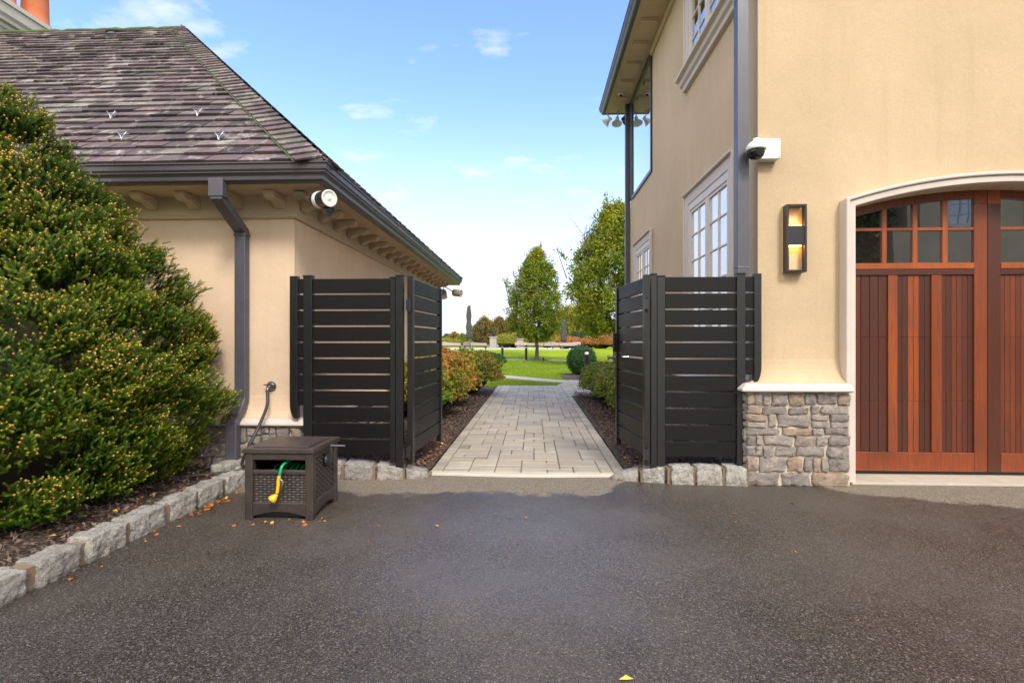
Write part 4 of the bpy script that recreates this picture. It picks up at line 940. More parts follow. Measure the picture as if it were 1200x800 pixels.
# floodlight pair builder
def cyl_head(mb, c, d, L, r, flare=1.0):
    d = Vector(d).normalized(); mb.lathe([(r*.55, -L*.5), (r*.9, -L*.42), (r, -L*.2), (r*flare, L*.45), (r*flare*1.02, L*.5)], c, axis=d, n=22)
def spot_fixture(root_loc, mount, heads, label, cat='floodlight', stem='beige_metal'):
    Fq = empty('floodlight', label, cat, root_loc)
    mb = MB(); mb.box((mount[0]-.05, mount[1]-.05, mount[2]-.045), (mount[0]+.05, mount[1]+.05, mount[2])); part(mb, 'mounting_box', 'beige_metal', Fq, bevel=.006)
    for (c, d, L, r, mt, fc) in heads:
        c = Vector(c); d = Vector(d).normalized(); mo = Vector(mount)
        mb = MB(); mb.tube([mo+Vector((0, 0, -.03)), mo*.5+c*.5+Vector((0, 0, -.02)), c-d*L*.3], .012, n=8); part(mb, 'arm', stem, Fq)
        mb = MB(); cyl_head(mb, c, d, L, r); part(mb, 'lamp_head', mt, Fq)
        mb = MB(); mb.lathe([(r*.98, L*.50), (r*1.04, L*.52), (r*1.04, L*.56), (r*.90, L*.57), (r*.80, L*.53), (r*.2, L*.525), (r*.18, L*.54), (.002, L*.541)], c, axis=d, n=26); part(mb, 'lamp_rim', fc, Fq)
        if mt == 'black_plastic': 
            mb = MB(); mb.lathe([(r*1.03, -L*.22), (r*1.06, -L*.20), (r*1.06, -L*.02), (r*1.03, 0)], c, axis=d, n=26); part(mb, 'lamp_collar', 'white_plastic', Fq)
m0 = PY(352, 222, 4.62); hd = PY(377, 234, 4.42); fwd = (Vector((0, 0, EYE))-hd).normalized()
spot_fixture(tuple(m0), (m0.x, m0.y, 2.62), [((hd.x, hd.y, hd.z), (.80, -.60, -.08), .23, .070, 'black_plastic', 'white_plastic'), ((hd.x+.01, hd.y+.06, hd.z-.055), (.75, -.25, -.55), .12, .045, 'chrome_dark', 'chrome_dark')],
             'twin beige and white floodlight under the near corner of the slate roofed eave')
m1 = Vector((LX+.10, LY1+.20, 2.62))
spot_fixture(tuple(m1), tuple(m1), [((m1.x+.02, m1.y-.02, 2.40), (.2, -.5, -.8), .20, .075, 'beige_metal', 'white_plastic'), ((m1.x+.33, m1.y, 2.42), (1, -.35, -.12), .22, .085, 'beige_metal', 'beige_metal')],
             'small twin floodlight hanging from the far corner of the slate roofed eave')
# flood lamps with wide shades at the far high corner of the right house
cfar = Vector((RX-.30, RY1+.33, RH))
FH = empty('floodlight', 'cluster of pale bell shaped floodlights hanging below the high far eave corner', 'floodlight', cfar)
for (u, v, d) in ((711, 143, (-.8, .2, -.65)), (723, 143, (-.1, -.35, -.9)), (732, 142, (.3, -.4, -.8))):
    c = PY(u, v, cfar.y); dv_ = Vector(d).normalized()
    mb = MB(); mb.tube([(c.x+.03, c.y, RH), (c.x+.02, c.y, c.z+.14), tuple(c-dv_*.10)], .014, n=8); part(mb, 'arm', 'beige_metal', FH)
    mb = MB(); mb.lathe([(.035, -.12), (.045, -.05), (.06, -.02), (.105, .045), (.11, .05), (.10, .048), (.04, .0)] if u != 732 else [(.05, -.08), (.055, .06), (.05, .065)], c, axis=dv_, n=20); part(mb, 'lamp_head', 'white_plastic' if u != 732 else 'black_plastic', FH)
# brass bib with the black hose
hb = PY(316, 453, LY0-.04)
BB = empty('hose_bib', 'round metal hose tap on the peach wall above the stone sill', 'tap', (hb.x, LY0, hb.z))
mb = MB(); mb.lathe([(.045, .0), (.048, .008), (.030, .018), (.018, .03), (.016, .06)], (hb.x, LY0-.002, hb.z), axis=(0, -1, 0), n=20); part(mb, 'wall_flange', 'chrome_dark', BB)
mb = MB(); mb.tube([(hb.x, LY0-.05, hb.z), (hb.x, LY0-.075, hb.z-.01), (hb.x-.002, LY0-.08, hb.z-.04)], .014, n=10); mb.tube([(hb.x-.045, LY0-.06, hb.z+.02), (hb.x+.045, LY0-.06, hb.z+.02)], .006, n=8); part(mb, 'valve', 'chrome_dark', BB)
def spl(pts, n=8):
    P = [Vector(p) for p in pts]; out = []
    for i in range(len(P)-1):
        a, b_, c_, d_ = P[max(0, i-1)], P[i], P[i+1], P[min(len(P)-1, i+2)]
        for k in range(n):
            t = k/n; out.append(.5*((2*b_) + (c_-a)*t + (2*a-5*b_+4*c_-d_)*t*t + (3*b_-a-3*c_+d_)*t**3))
    return out + [P[-1]]
mb = MB(); mb.tube(spl([(hb.x-.002, LY0-.08, hb.z-.03), PY(313, 475, LY0-.16), PY(303, 500, LY0-.33), PY(291, 524, LY0-.42), PY(284, 545, LY0-.40)-Vector((0, 0, .0)), (-2.40, 4.38, .19), (-2.55, 4.33, .13), (-2.85, 4.25, .11), (-3.2, 4.1, .10)]), .014, n=10)
tag(mb.build('black_hose', 'rubber'), 'black rubber hose dropping from the wall tap into the mulch bed', 'hose')
mb = MB(); mb.rock((xs_, LY0-.30, .115), (.16, .24, .11), seed=77, amp=.15, n=7, tint=.8); tag(mb.build('splash_block', 'granite'), 'pale stone block under the foot of the left downspout', 'stone block')

# ================================================================== HOSE REEL BOX
hx0, hx1 = PZ(287, 608).x, PZ(366, 610).x; hy0, hy1 = 3.52, 3.98; HH = .497
HBX = empty('hose_reel_box', 'dark brown wicker pattern hose reel box with a crank, by the left fence', 'hose box', ((hx0+hx1)/2, (hy0+hy1)/2, 0))
Wd = hx1-hx0
mb = MB(); t0 = .056
zs0, zs1 = HH-.150, HH-.080                          # slot
for (x0, x1) in ((hx0, hx0+t0), (hx1-t0, hx1)):     # corner legs, all four
    for (y0, y1) in ((hy0, hy0+t0), (hy1-t0, hy1)): mb.box((x0, y0, 0.0), (x1, y1, HH-.03))
mb.box((hx0+t0, hy0+.003, zs1), (hx1-t0, hy0+.03, HH-.03)); mb.box((hx0+t0, hy0+.003, zs0-.030), (hx1-t0, hy0+.03, zs0))
# arched bottom rails on the front and the sides
def arail(mb, a, b_, put_):
    n = 10; pl = [(a, .118), (b_, .118)] + [(b_+(a-b_)*k/n, .022+.030*math.sin(math.pi*k/n)) for k in range(n+1)]
    put_(mb, pl)
arail(mb, hx0+t0, hx1-t0, lambda m_, pl: m_.prism(pl, 1, hy0+.003, hy0+.03))
arail(mb, hy0+t0, hy1-t0, lambda m_, pl: m_.prism(pl, 0, hx1-.03, hx1-.003)); arail(mb, hy0+t0, hy1-t0, lambda m_, pl: m_.prism(pl, 0, hx0+.003, hx0+.03))
mb.box((hx1-.03, hy0+t0, HH-.075), (hx1-.003, hy1-t0, HH-.03)); mb.box((hx0+.003, hy0+t0, HH-.075), (hx0+.03, hy1-t0, HH-.03)); mb.box((hx0+t0, hy1-.03, .05), (hx1-t0, hy1-.003, HH-.03))
part(mb, 'box_frame', 'resin', HBX, bevel=.006, seg=2)
# woven panels: real over-and-under strands
mb = MB(); nxw, nzw = 13, 12; px0, px1, pz0, pz1 = hx0+t0-.004, hx1-t0+.004, .112, zs0-.028
mb.box((px0, hy0+.024, pz0), (px1, hy0+.03, pz1))
for j in range(nzw):
    zc = pz0+(pz1-pz0)*(j+.5)/nzw
    for i in range(nxw):
        xc = px0+(px1-px0)*(i+.5)/nxw; w2 = (px1-px0)/nxw/2*(1.25); h2 = (pz1-pz0)/nzw/2*.82; bulge = .008 if (i+j) % 2 else .0035
        vs = []
        for k in range(5):
            f = k/4; xx = xc-w2+2*w2*f; yy = hy0+.021-bulge*math.sin(math.pi*f)
            vs += [(xx, yy+.003, zc-h2), (xx, yy-.002, zc), (xx, yy+.003, zc+h2)]
        mb.add(vs, [(k*3+q, (k+1)*3+q, (k+1)*3+q+1, k*3+q+1) for k in range(4) for q in range(2)], smooth=True)
part(mb, 'woven_panel', 'resin', HBX)
mb = MB(); ny_, nz_ = 12, 16; py0, py1, pz0, pz1 = hy0+t0-.004, hy1-t0+.004, .112, HH-.074
mb.box((hx1-.03, py0, pz0), (hx1-.024, py1, pz1))
for j in range(nz_):
    zc = pz0+(pz1-pz0)*(j+.5)/nz_
    for i in range(ny_):
        yc = py0+(py1-py0)*(i+.5)/ny_; w2 = (py1-py0)/ny_/2*1.25; h2 = (pz1-pz0)/nz_/2*.82; bulge = .010 if (i+j) % 2 else .0035
        vs = []
        for k in range(5):
            f = k/4; y_ = yc-w2+2*w2*f; x_ = hx1-.021+bulge*math.sin(math.pi*f); vs += [(x_-.003, y_, zc-h2), (x_+.002, y_, zc), (x_-.003, y_, zc+h2)]
        mb.add(vs, [(k*3+q, (k+1)*3+q, (k+1)*3+q+1, k*3+q+1) for k in range(4) for q in range(2)], smooth=True)
part(mb, 'woven_panel', 'resin', HBX)
mb = MB(); mb.box((hx0+.04, hy0+.04, .012), (hx1-.04, hy1-.04, .30)); mb.box((hx0+.031, hy1-.045, .30), (hx1-.031, hy1-.031, HH-.035)); mb.box((hx0+.008, hy0+.05, .10), (hx0+.030, hy1-.05, HH-.076)); mb.box((hx1-.036, hy0+.05, .30), (hx1-.031, hy1-.05, HH-.04)); part(mb, 'inner_bin', 'black_plastic', HBX)
mb = MB(); e = .012; mb.box((hx0-e, hy0-e, HH-.03), (hx1+e, hy1+e, HH+.002)); mb.box((hx0+.045, hy0+.035, HH+.002), (hx1-.045, hy1-.03, HH+.010)); LID = part(mb, 'lid', 'resin', HBX, bevel=.009, seg=3)
mb = MB()                                            # green hose wound on the drum
for k in range(7): 
    xx = hx0+.12+k*(Wd-.24)/6; mb.tube([(xx+.004*math.sin(a*1.0), (hy0+hy1)/2+.02+.13*math.cos(a*2*math.pi/14), .205+.125*math.sin(a*2*math.pi/14)) for a in range(15)], .011, n=7)
part(mb, 'hose_coil', 'hose_green', HBX)
hc = (hx0+hx1)/2+.0
mb = MB(); mb.tube(spl([(hc+.04, hy0+.10, zs0+.05), (hc+.035, hy0+.03, zs0+.045), (hc+.03, hy0-.012, zs0+.03), (hc+.025, hy0-.028, zs0-.01), (hc+.02, hy0-.03, zs0-.035)]), .010, n=10); part(mb, 'hose_end', 'hose_green', HBX)
mb = MB(); nzc = Vector((hc+.02, hy0-.032, zs0-.03))
mb.tube([nzc, nzc+Vector((-.002, -.002, -.03)), nzc+Vector((-.004, -.006, -.07)), nzc+Vector((-.008, -.012, -.115))], [.011, .014, .012, .011], n=12)
mb.lathe([(.010, -.03), (.015, -.015), (.027, .0), (.029, .022), (.025, .027), (.019, .024), (.016, .027)], nzc+Vector((-.026, -.022, -.145)), axis=(-.5, -.35, -.6), n=20); NZ = part(mb, 'spray_nozzle', 'yellow', HBX)
mb = MB(); mb.tube([nzc+Vector((.008, -.006, -.02)), nzc+Vector((.030, -.010, -.035)), nzc+Vector((.026, -.012, -.075)), nzc+Vector((.012, -.014, -.10))], [.008, .010, .009, .006], n=8); mb.build('trigger', 'chrome_dark', NZ)
mb = MB(); cyk, czk = hy0+.24, HH-.13                 # crank
mb.lathe([(.045, 0), (.045, .012), (.030, .02), (.02, .03)], (hx1-.004, cyk, czk), axis=(1, 0, 0), n=20); part(mb, 'crank_hub', 'black_plastic', HBX)
mb = MB(); mb.tube([(hx1+.02, cyk, czk), (hx1+.035, cyk-.01, czk+.02), (hx1+.045, cyk-.03, czk+.115)], .011, n=8); mb.tube([(hx1+.045, cyk-.03, czk+.112), (hx1+.15, cyk-.03, czk+.112)], [.010, .008], n=10); part(mb, 'crank', 'chrome_dark', HBX)

# ================================================================== EVERGREEN SHRUB
def needle_template():
    rr = np.random.default_rng(3); V, F, T_, MI = [], [], [], []
    for w in range(8):
        h = .05 + .90*w/7
        for j in range(6):
            a = 2*math.pi*(j/6 + w*.17) + rr.uniform(-.2, .2); d = np.array([math.cos(a), math.sin(a), .75+.5*h]); d /= np.linalg.norm(d); s_ = np.array([-math.sin(a), math.cos(a), 0]); L = .30*rr.uniform(.8, 1.15)*(1-.25*h)
            b_ = len(V); p = np.array([0, 0, h]); V += [p-s_*.024, p+s_*.024, p+d*L*.65+s_*.020, p+d*L, p+d*L*.65-s_*.020]; F += [(b_, b_+1, b_+2), (b_, b_+2, b_+4), (b_+4, b_+2, b_+3)]; t_ = .15+.75*h+rr.uniform(-.15, .15); T_ += [t_]*3; MI += [0]*3
    # bud
    b_ = len(V); c = np.array([0, 0, 1.08]); r = .105
    V += [c+np.array([0, 0, .11])] + [c+np.array([r*math.cos(2*math.pi*i/5), r*math.sin(2*math.pi*i/5), 0]) for i in range(5)] + [c-np.array([0, 0, .14])]
    for i in range(5): F += [(b_, b_+1+i, b_+1+(i+1) % 5), (b_+6, b_+1+(i+1) % 5, b_+1+i)]; T_ += [.5, .5]; MI += [1, 1]
    return np.array(V), np.array(F), np.array(T_), np.array(MI)
NV, NF, NTt, NM = needle_template()
def shoots(name, pos, dirs, length, tint, parent, budprob=.42, bp=None):
    N = len(pos); d = unit(dirs); ref = unit(RNG.normal(size=(N, 3))); a = unit(np.cross(d, ref)); b_ = np.cross(d, a)
    L = length.reshape(-1, 1)
    Vv = (a[:, None, :]*NV[None, :, 0:1] + b_[:, None, :]*NV[None, :, 1:2] + d[:, None, :]*NV[None, :, 2:3])*L[:, None, :] + pos[:, None, :]
    Fv = NF[None] + (np.arange(N)*len(NV))[:, None, None]
    T_ = np.clip(NTt[None]+tint[:, None], 0, 1); MI = np.repeat(NM[None], N, 0); keep = np.ones(MI.shape, bool); nb = RNG.random(N) > (budprob if bp is None else bp); keep[nb] = (NM == 0)[None]
    bt = RNG.random(N); T_ = np.where(MI == 1, bt[:, None], T_)
    return rawmesh(name, Vv.reshape(-1, 3), Fv[keep].reshape(-1, 3), T_[keep].ravel(), ['needle', 'bud'], parent, MI[keep].ravel())
EV = empty('spruce_shrub', 'tall dense green spruce with orange bud tips, filling the left bed', 'shrub', (-3.95, 3.65, .06))
ecx, ecy = -3.95, 3.65
prof = [(0.08, .84), (.25, 1.12), (.6, 1.27), (1.0, 1.27), (1.4, 1.15), (1.75, .95), (2.0, .80), (2.3, .60), (2.6, .40), (2.9, .20), (3.15, .03)]
def er(z): return float(np.interp(z, [p[0] for p in prof], [p[1] for p in prof]))
def esurf(z, th):
    r = er(z); d = Vector((math.cos(th), math.sin(th), z*.9)); k = 1 + .20*noise.noise(d*2.3 + Vector((4, 2, 0))) + .12*noise.noise(d*5.0)
    # squared towards the kerb and the wall so the bush fills its bed
    sq = (abs(math.cos(th))**3.2 + abs(math.sin(th))**3.2)**(-1/3.2)
    return r*k*sq*.97
P, Dr, Ln, Ti, Bp = [], [], [], [], []; rr = random.Random(21)
CL = []                                            # the crown's boughs: each bulges and leaves a gap to the next
for q in range(4000):
    z = rr.uniform(.05, 3.0); th = rr.uniform(-math.pi, math.pi); r_ = er(z); pt = Vector((r_*math.cos(th), r_*math.sin(th), z*1.15))
    if all((pt-o_[0]).length > .34 for o_ in CL): CL.append((pt, rr.uniform(.75, 1.2)))
def bough(z, th):
    r_ = er(z); pt = Vector((r_*math.cos(th), r_*math.sin(th), z*1.15)); d_ = min(((pt-Vector((0, 0, .04))-o_[0]).length/o_[1], i) for i, o_ in enumerate(CL)); return d_
ztot = [p[0] for p in prof]
for q in range(2900):
    z = rr.uniform(.10, 3.12)
    if rr.random() > (er(z)/1.2)**.7 or (q > 2300 and q % 3): continue
    th = rr.uniform(-2.1, 1.2) if rr.random() < .92 else rr.uniform(0, 6.28); bd, bi = bough(z, th); r = esurf(z, th)*.93 + .17*(1-min(1.5, bd/.23)**2) - .07
    if bd > .215 and q < 2300: continue
    pb = .12 + .75*max(0, noise.noise(Vector((th*2.2, z*2.2, 3)))+.25)*(.7 if z < 1 else 1.15)
    c = np.array([ecx + r*math.cos(th), ecy + r*math.sin(th), z]); out = np.array([math.cos(th), math.sin(th), .55 if z < 2.4 else 1.1]); out /= np.linalg.norm(out)
    side = np.cross(out, [0, 0, 1]); side /= np.linalg.norm(side); upv = np.cross(side, out)
    wv = rr.uniform(.09, .17); dep = rr.uniform(-.20, .08) *.45 if q < 2300 else rr.uniform(-.50, -.30); ct = rr.gauss(-.07, .07) + .12*math.sin(bi*2.3); c = c + out*dep
    for s_ in range(34):
        a = rr.gauss(0, .55); l_ = rr.random(); base = c - out*wv*1.2 + (out*l_*1.5 + side*rr.gauss(0, .55)*(.4+l_*.7) + upv*rr.gauss(0, .20))*wv
        P.append(base); Dr.append(out*1.0 + side*rr.gauss(0, .6) + upv*rr.gauss(.35, .4)); Ln.append(rr.uniform(.045, .075)); Ti.append(ct + rr.gauss(0, .12) + .12*l_); Bp.append(max(.03, min(.9, pb*(.3+l_))))
for q in range(110):                               # longer leading sprays that break the outline
    z = rr.uniform(.25, 3.0); th = rr.uniform(-2.1, 1.2)
    if rr.random() > (er(z)/1.2)**.6: continue
    r_ = esurf(z, th)*.93 + .02; out = Vector((math.cos(th), math.sin(th), rr.uniform(.35, 1.1))).normalized(); c0 = Vector((ecx+r_*math.cos(th), ecy+r_*math.sin(th), z)); L_ = rr.uniform(.10, .18)
    for k_ in range(16):
        f = (k_+1)/16; a_ = rr.uniform(0, 6.28); sd_ = out.orthogonal().normalized(); sd_ = sd_*math.cos(a_) + out.cross(sd_)*math.sin(a_)
        P.append(np.array(c0 + out*L_*f)); Dr.append(np.array(out*.9 + sd_*(.85*(1-.6*f)))); Ln.append(rr.uniform(.045, .07)); Ti.append(rr.gauss(.12, .1)); Bp.append(.25+.5*f)
P = np.array(P); Dr = np.array(Dr); Ln = np.array(Ln); Ti = np.array(Ti)
P[:, 2] = np.maximum(P[:, 2], .12)
P[:, 1] = np.minimum(P[:, 1], 4.66)
oS = shoots('foliage', P - np.array([ecx, ecy, .06]), Dr, Ln, Ti, EV, bp=np.array(Bp))
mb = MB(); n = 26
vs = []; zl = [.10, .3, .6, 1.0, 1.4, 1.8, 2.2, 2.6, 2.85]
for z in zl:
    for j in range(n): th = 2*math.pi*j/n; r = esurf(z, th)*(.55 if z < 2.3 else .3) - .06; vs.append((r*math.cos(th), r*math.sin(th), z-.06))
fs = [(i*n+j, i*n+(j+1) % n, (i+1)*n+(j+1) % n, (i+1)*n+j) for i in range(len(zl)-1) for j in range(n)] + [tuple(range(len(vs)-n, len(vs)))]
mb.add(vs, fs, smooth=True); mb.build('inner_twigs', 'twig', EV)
mb = MB(); mb.tube([(0, 0, -.05), (0, 0, 1.5), (0, 0, 2.8)], [.08, .05, .01], n=8); mb.build('trunk', 'bark', EV)

# ================================================================== SHRUBS, HEDGES, TREES
def bush(name, c, rad, h, mat, label, cat='shrub', n=3000, leaf=.035, group=None, tint=(.5, .22), flat=.0, lump=.18, lo=-.25, seed=0):
    E = empty(name, label, cat, (c[0], c[1], c[2]), group=group); rx, ry = rad
    th = RNG.uniform(0, 2*math.pi, n); ph = np.arccos(RNG.uniform(lo, 1, n)); d = np.stack([np.sin(ph)*np.cos(th), np.sin(ph)*np.sin(th), np.cos(ph)], 1)
    k = 1 + lump*pn(d, 2.6, seed) + lump*.6*pn(d, 6, seed+3); rr_ = k*RNG.uniform(.78, 1.03, n); 
    e = .8 if flat else 1.0
    d2 = np.sign(d)*np.abs(d)**e if flat else d
    pos = d2*rr_[:, None]*np.array([rx, ry, h*.52]) + np.array([0, 0, h*.48]); pos[:, 2] = np.maximum(pos[:, 2], .02)
    nr = unit(d + RNG.normal(size=(n, 3))*.55); ti = np.clip(RNG.normal(tint[0], tint[1], n) + .35*pn(pos, 2.2, seed+9) + .25*pn(pos, 6, seed+5), 0, 1)
    leaf_mesh('foliage', pos, nr, RNG.uniform(leaf*.7, leaf*1.3, n), ti, [mat], E, aspect=.6)
    mb = MB(); rr = random.Random(seed)
    for i in range(9):
        a = rr.uniform(0, 6.28); mb.tube([(0, 0, -.02), (rx*.35*math.cos(a), ry*.35*math.sin(a), h*.4), (rx*.75*math.cos(a+.2), ry*.75*math.sin(a+.2), h*rr.uniform(.5, .85))], [.015, .010, .004], n=5)
    mb.lathe([(.25*rx, .05), (.55*rx, h*.25), (.66*rx, h*.5), (.45*rx, h*.75), (.1*rx, h*.85)], (0, 0, 0), n=14)
    for q_ in range(1): pass
    mb.v = [(x, y*ry/rx, z) for x, y, z in mb.v]
    mb.build('twigs', 'twig', E); return E
bush('azalea_shrub', (-1.72, 8.0, .03), (.62, .7), .92, 'leaf_azalea', 'green and orange shrub nearest the left gate leaf', n=9000, leaf=.055, lump=.28, seed=1, tint=(.30, .2))
bush('azalea_shrub', (-1.75, 9.4, .03), (.68, .8), 1.02, 'leaf_azalea', 'reddish orange shrub in the middle of the left path bed', n=9000, leaf=.055, lump=.28, seed=2, tint=(.72, .2))
bush('azalea_shrub', (-1.50, 11.7, .03), (.78, .95), 1.02, 'leaf_azalea', 'yellow green spreading shrub at the far end of the left path bed', n=11000, leaf=.062, lump=.30, seed=3, tint=(.33, .22))
bush('azalea_shrub', (-2.3, 11.2, .03), (.9, .9), 1.12, 'leaf_azalea', 'tall orange topped shrub against the left building corner', n=9000, leaf=.06, lump=.28, seed=4, tint=(.62, .22))
bush('boxwood_mound', (-2.45, 22.5, 0), (1.25, 1.0), .82, 'leaf_boxwood', 'low dark green clipped mound behind the left orange shrubs', n=5000, leaf=.08, seed=5, lump=.05)
bush('hedge_shrub', (1.48, 10.75, .02), (.50, .75), .80, 'leaf_hedge', 'low green hedge shrub at the paving corner right of the path', n=8000, leaf=.045, seed=6, flat=1, lump=.08)
bush('hedge_shrub', (1.60, 9.45, .02), (.50, .75), .80, 'leaf_hedge', 'second green hedge shrub from the paving corner, right of the path', n=8000, leaf=.045, seed=7, flat=1, lump=.1, tint=(.62, .22))
bush('hedge_shrub', (1.64, 8.15, .02), (.46, .75), .76, 'leaf_hedge', 'hedge shrub nearest the right gate leaf, above the mulch', n=8000, leaf=.045, seed=8, flat=1, lump=.1, tint=(.45, .22))
bb = Vector((1.82, 19.4, 0))
bush('boxwood_ball', tuple(bb), (.56, .56), 1.12, 'leaf_boxwood', 'round dark green clipped ball on the lawn edge', n=11000, leaf=.05, seed=9, lump=.03, lo=-.98)
bush('boxwood_mound', (3.25, 18.0, 0), (.45, .6), .95, 'leaf_boxwood', 'dark green clipped bush peeping past the right gate edge', n=5000, leaf=.05, seed=10, lump=.05)
bush('low_hedge', (2.75, 20.6, 0), (.85, .45), .50, 'leaf_hedge', 'low brownish hedge right of the clipped ball', n=5000, leaf=.05, seed=11, flat=1, tint=(.8, .2))

def tree(name, loc, h_trunk, H, rad, label, seed, n=26000, leaf=.11, mat='leaf_hornbeam', group=None, whips=12, tint=(.42, .22), bot=.22, cat='tree'):
    T_ = empty(name, label, cat, loc, group=group); rr = random.Random(seed); mb = MB(); tips = []
    hb_ = h_trunk; nb = 9
    mb.tube([(0, 0, -.1), (.02, 0, hb_*.5), (.0, .02, hb_)], [.17*rad/2, .12*rad/2, .11*rad/2], n=10)
    for i in range(nb):
        a = 2*math.pi*i/nb + rr.uniform(-.3, .3); k = rr.uniform(.25, .85); top = hb_ + (H-hb_)*rr.uniform(.6, .95)*(1-.25*k)
        p0 = Vector((0, 0, hb_*rr.uniform(.75, 1.0))); p3 = Vector((rad*k*math.cos(a), rad*k*math.sin(a), top)); p1 = p0 + Vector((rad*k*.35*math.cos(a), rad*k*.35*math.sin(a), (top-p0.z)*.25)); p2 = p0.lerp(p3, .6) + Vector((rr.uniform(-.1, .1), rr.uniform(-.1, .1), 0))
        pts = spl([p0, p1, p2, p3], 4); mb.tube(pts, [.06*rad/2*(1-.85*j/(len(pts)-1)) for j in range(len(pts))], n=6)
        for j in range(4, len(pts)):
            for _ in range(3): 
                b_ = rr.uniform(0, 6.28); l_ = rr.uniform(.3, .8)*rad*.5; q = pts[j] + Vector((math.cos(b_)*l_, math.sin(b_)*l_, l_*.9)); mb.tube([pts[j], q], [.014*rad/2, .004], n=4)
    wh = []
    for i in range(whips):
        a = rr.uniform(0, 6.28); k = rr.choice((rr.uniform(0, .25), rr.uniform(.8, 1.0))); b0_ = Vector((rad*k*math.cos(a), rad*k*math.sin(a), (H*.95 if k < .3 else h_trunk+(H-h_trunk)*rr.uniform(.3, .6)))); q = b0_ + Vector((.22*k*rad*math.cos(a), .22*k*rad*math.sin(a), rr.uniform(.08, .16)*H)); mb.tube([b0_-Vector((0, 0, 1)), q], [.03, .010], n=4)
        wh += [b0_.lerp(q, rr.random()) + Vector((rr.gauss(0, .05), rr.gauss(0, .05), 0)) for _ in range(50)]
    mb.build('trunk', 'bark', T_)
    # crown: leaf clumps through the volume, thinner inside
    z0 = h_trunk*.95; nc = 420; C = []
    while len(C) < nc:
        t = rr.random(); z = z0 + (H-z0)*t; pr = float(np.interp(t, [0, .08, .25, .45, .65, .82, .93, 1], [.50, .85, 1, .95, .76, .50, .28, .08]))
        R_ = rad*max(.08, pr); a = rr.uniform(0, 6.28); k = math.sqrt(rr.uniform(.12, 1)); d = Vector((math.cos(a), math.sin(a), t*2)); lum = 1+.20*noise.noise(d*1.9+Vector((seed, 0, 0)))
        C.append((R_*k*lum*math.cos(a), R_*k*lum*math.sin(a), z))
    C = np.array(C); idx = RNG.integers(0, nc, n); sz = RNG.uniform(.10, .20, nc)*rad*.75
    pos = C[idx] + RNG.normal(size=(n, 3))*sz[idx][:, None]*np.array([.55, .55, .7]); nr = unit(RNG.normal(size=(n, 3)) + np.array([0, 0, .7]))
    ct = RNG.normal(0, .14, nc); ti = np.clip(RNG.normal(tint[0], tint[1]*.6, n) + ct[idx] + .22*np.clip((pos[:, 2]-H*.75)/(H*.25), 0, 1), 0, 1)
    if wh:
        w_ = np.array([tuple(x) for x in wh]); pos = np.vstack([pos, w_]); nr = np.vstack([nr, unit(RNG.normal(size=(len(w_), 3)))]); ti = np.concatenate([ti, RNG.uniform(.3, .9, len(w_))])
    leaf_mesh('crown', pos, nr, RNG.uniform(leaf*.7, leaf*1.3, len(pos)), ti, [mat], T_, aspect=.65)
    return T_
b1_ = PZ(629, 421.5)
tree('hornbeam_tree', (b1_.x, b1_.y, -.02), 1.6, 7.35, 2.0, 'oval green hornbeam standing alone on the lawn above the path', 31, n=38000, leaf=.13)
b2_ = PY(722, 400, 27.5)
tree('hornbeam_tree', (b2_.x, b2_.y, -.02), 1.9, 8.3, 2.75, 'larger hornbeam half hidden behind the right house', 32, n=52000, leaf=.14, whips=16, tint=(.48, .22))
# trees and shrubs behind the pool
def at(u, Y, z=0): p = PY(u, 400, Y); return (p.x, Y, z)
tree('rusty_tree', at(568, 62, .4), .6, 3.6, 2.0, 'rust brown small tree behind the pool, nearest the closed parasol', 41, n=12000, leaf=.16, mat='leaf_rust', whips=0)
tree('rusty_tree', at(586, 64, .4), .6, 3.7, 2.1, 'brown green small tree behind the stone pedestal', 42, n=12000, leaf=.16, mat='leaf_rust', whips=0, tint=(.3, .2))
tree('rusty_tree', at(600, 70, .4), .8, 4.2, 2.2, 'dull green tree peeping out left of the lone hornbeam', 43, n=10000, leaf=.18, mat='leaf_dark', whips=0)
tree('small_far_tree', at(523, 86, .4), .4, 2.0, 1.0, 'tiny dark far tree beside the left gate post', 44, n=2500, leaf=.2, mat='leaf_dark', whips=0)
tree('small_far_tree', at(532, 80, .4), .4, 2.2, 1.5, 'pale tan far tree left of the closed parasol', 45, n=3500, leaf=.2, mat='leaf_rust', whips=0, tint=(.7, .2))
tree('small_far_tree', at(542, 78, .4), .4, 1.9, 1.3, 'green far tree just left of the closed parasol', 46, n=3500, leaf=.2, mat='leaf_yellow', whips=0, tint=(.2, .2))
bush('yellow_shrub', at(592, 57.5, .5), (1.5, 1), 1.6, 'leaf_yellow', 'yellow green shrub behind the pool water', n=5000, leaf=.13, seed=51)
bush('yellow_shrub', at(603, 58.5, .5), (1.7, 1), 1.8, 'leaf_yellow', 'golden shrub behind the pool, left of the hornbeam trunk', n=5000, leaf=.13, seed=52, tint=(.85, .2))
bush('yellow_shrub', at(641, 58, .5), (1.5, 1), 1.7, 'leaf_yellow', 'yellow orange shrub right of the hornbeam trunk', n=5000, leaf=.13, seed=53, tint=(.9, .15))
tree('yellow_tree', at(668, 66, .3), .8, 5.2, 3.0, 'yellow green autumn tree between the two hornbeams', 54, n=16000, leaf=.2, mat='leaf_yellow', whips=0, tint=(.55, .22))
tree('yellow_tree', at(694, 70, .3), .8, 5.0, 3.2, 'yellow tree behind the crown of the larger hornbeam', 55, n=14000, leaf=.2, mat='leaf_yellow', whips=0, tint=(.45, .22))
tree('rusty_tree', at(680, 80, .2), 1.0, 6.6, 2.6, 'tall reddish thin tree rising between the two hornbeams', 56, n=7000, leaf=.2, mat='leaf_rust', whips=3, tint=(.9, .2))
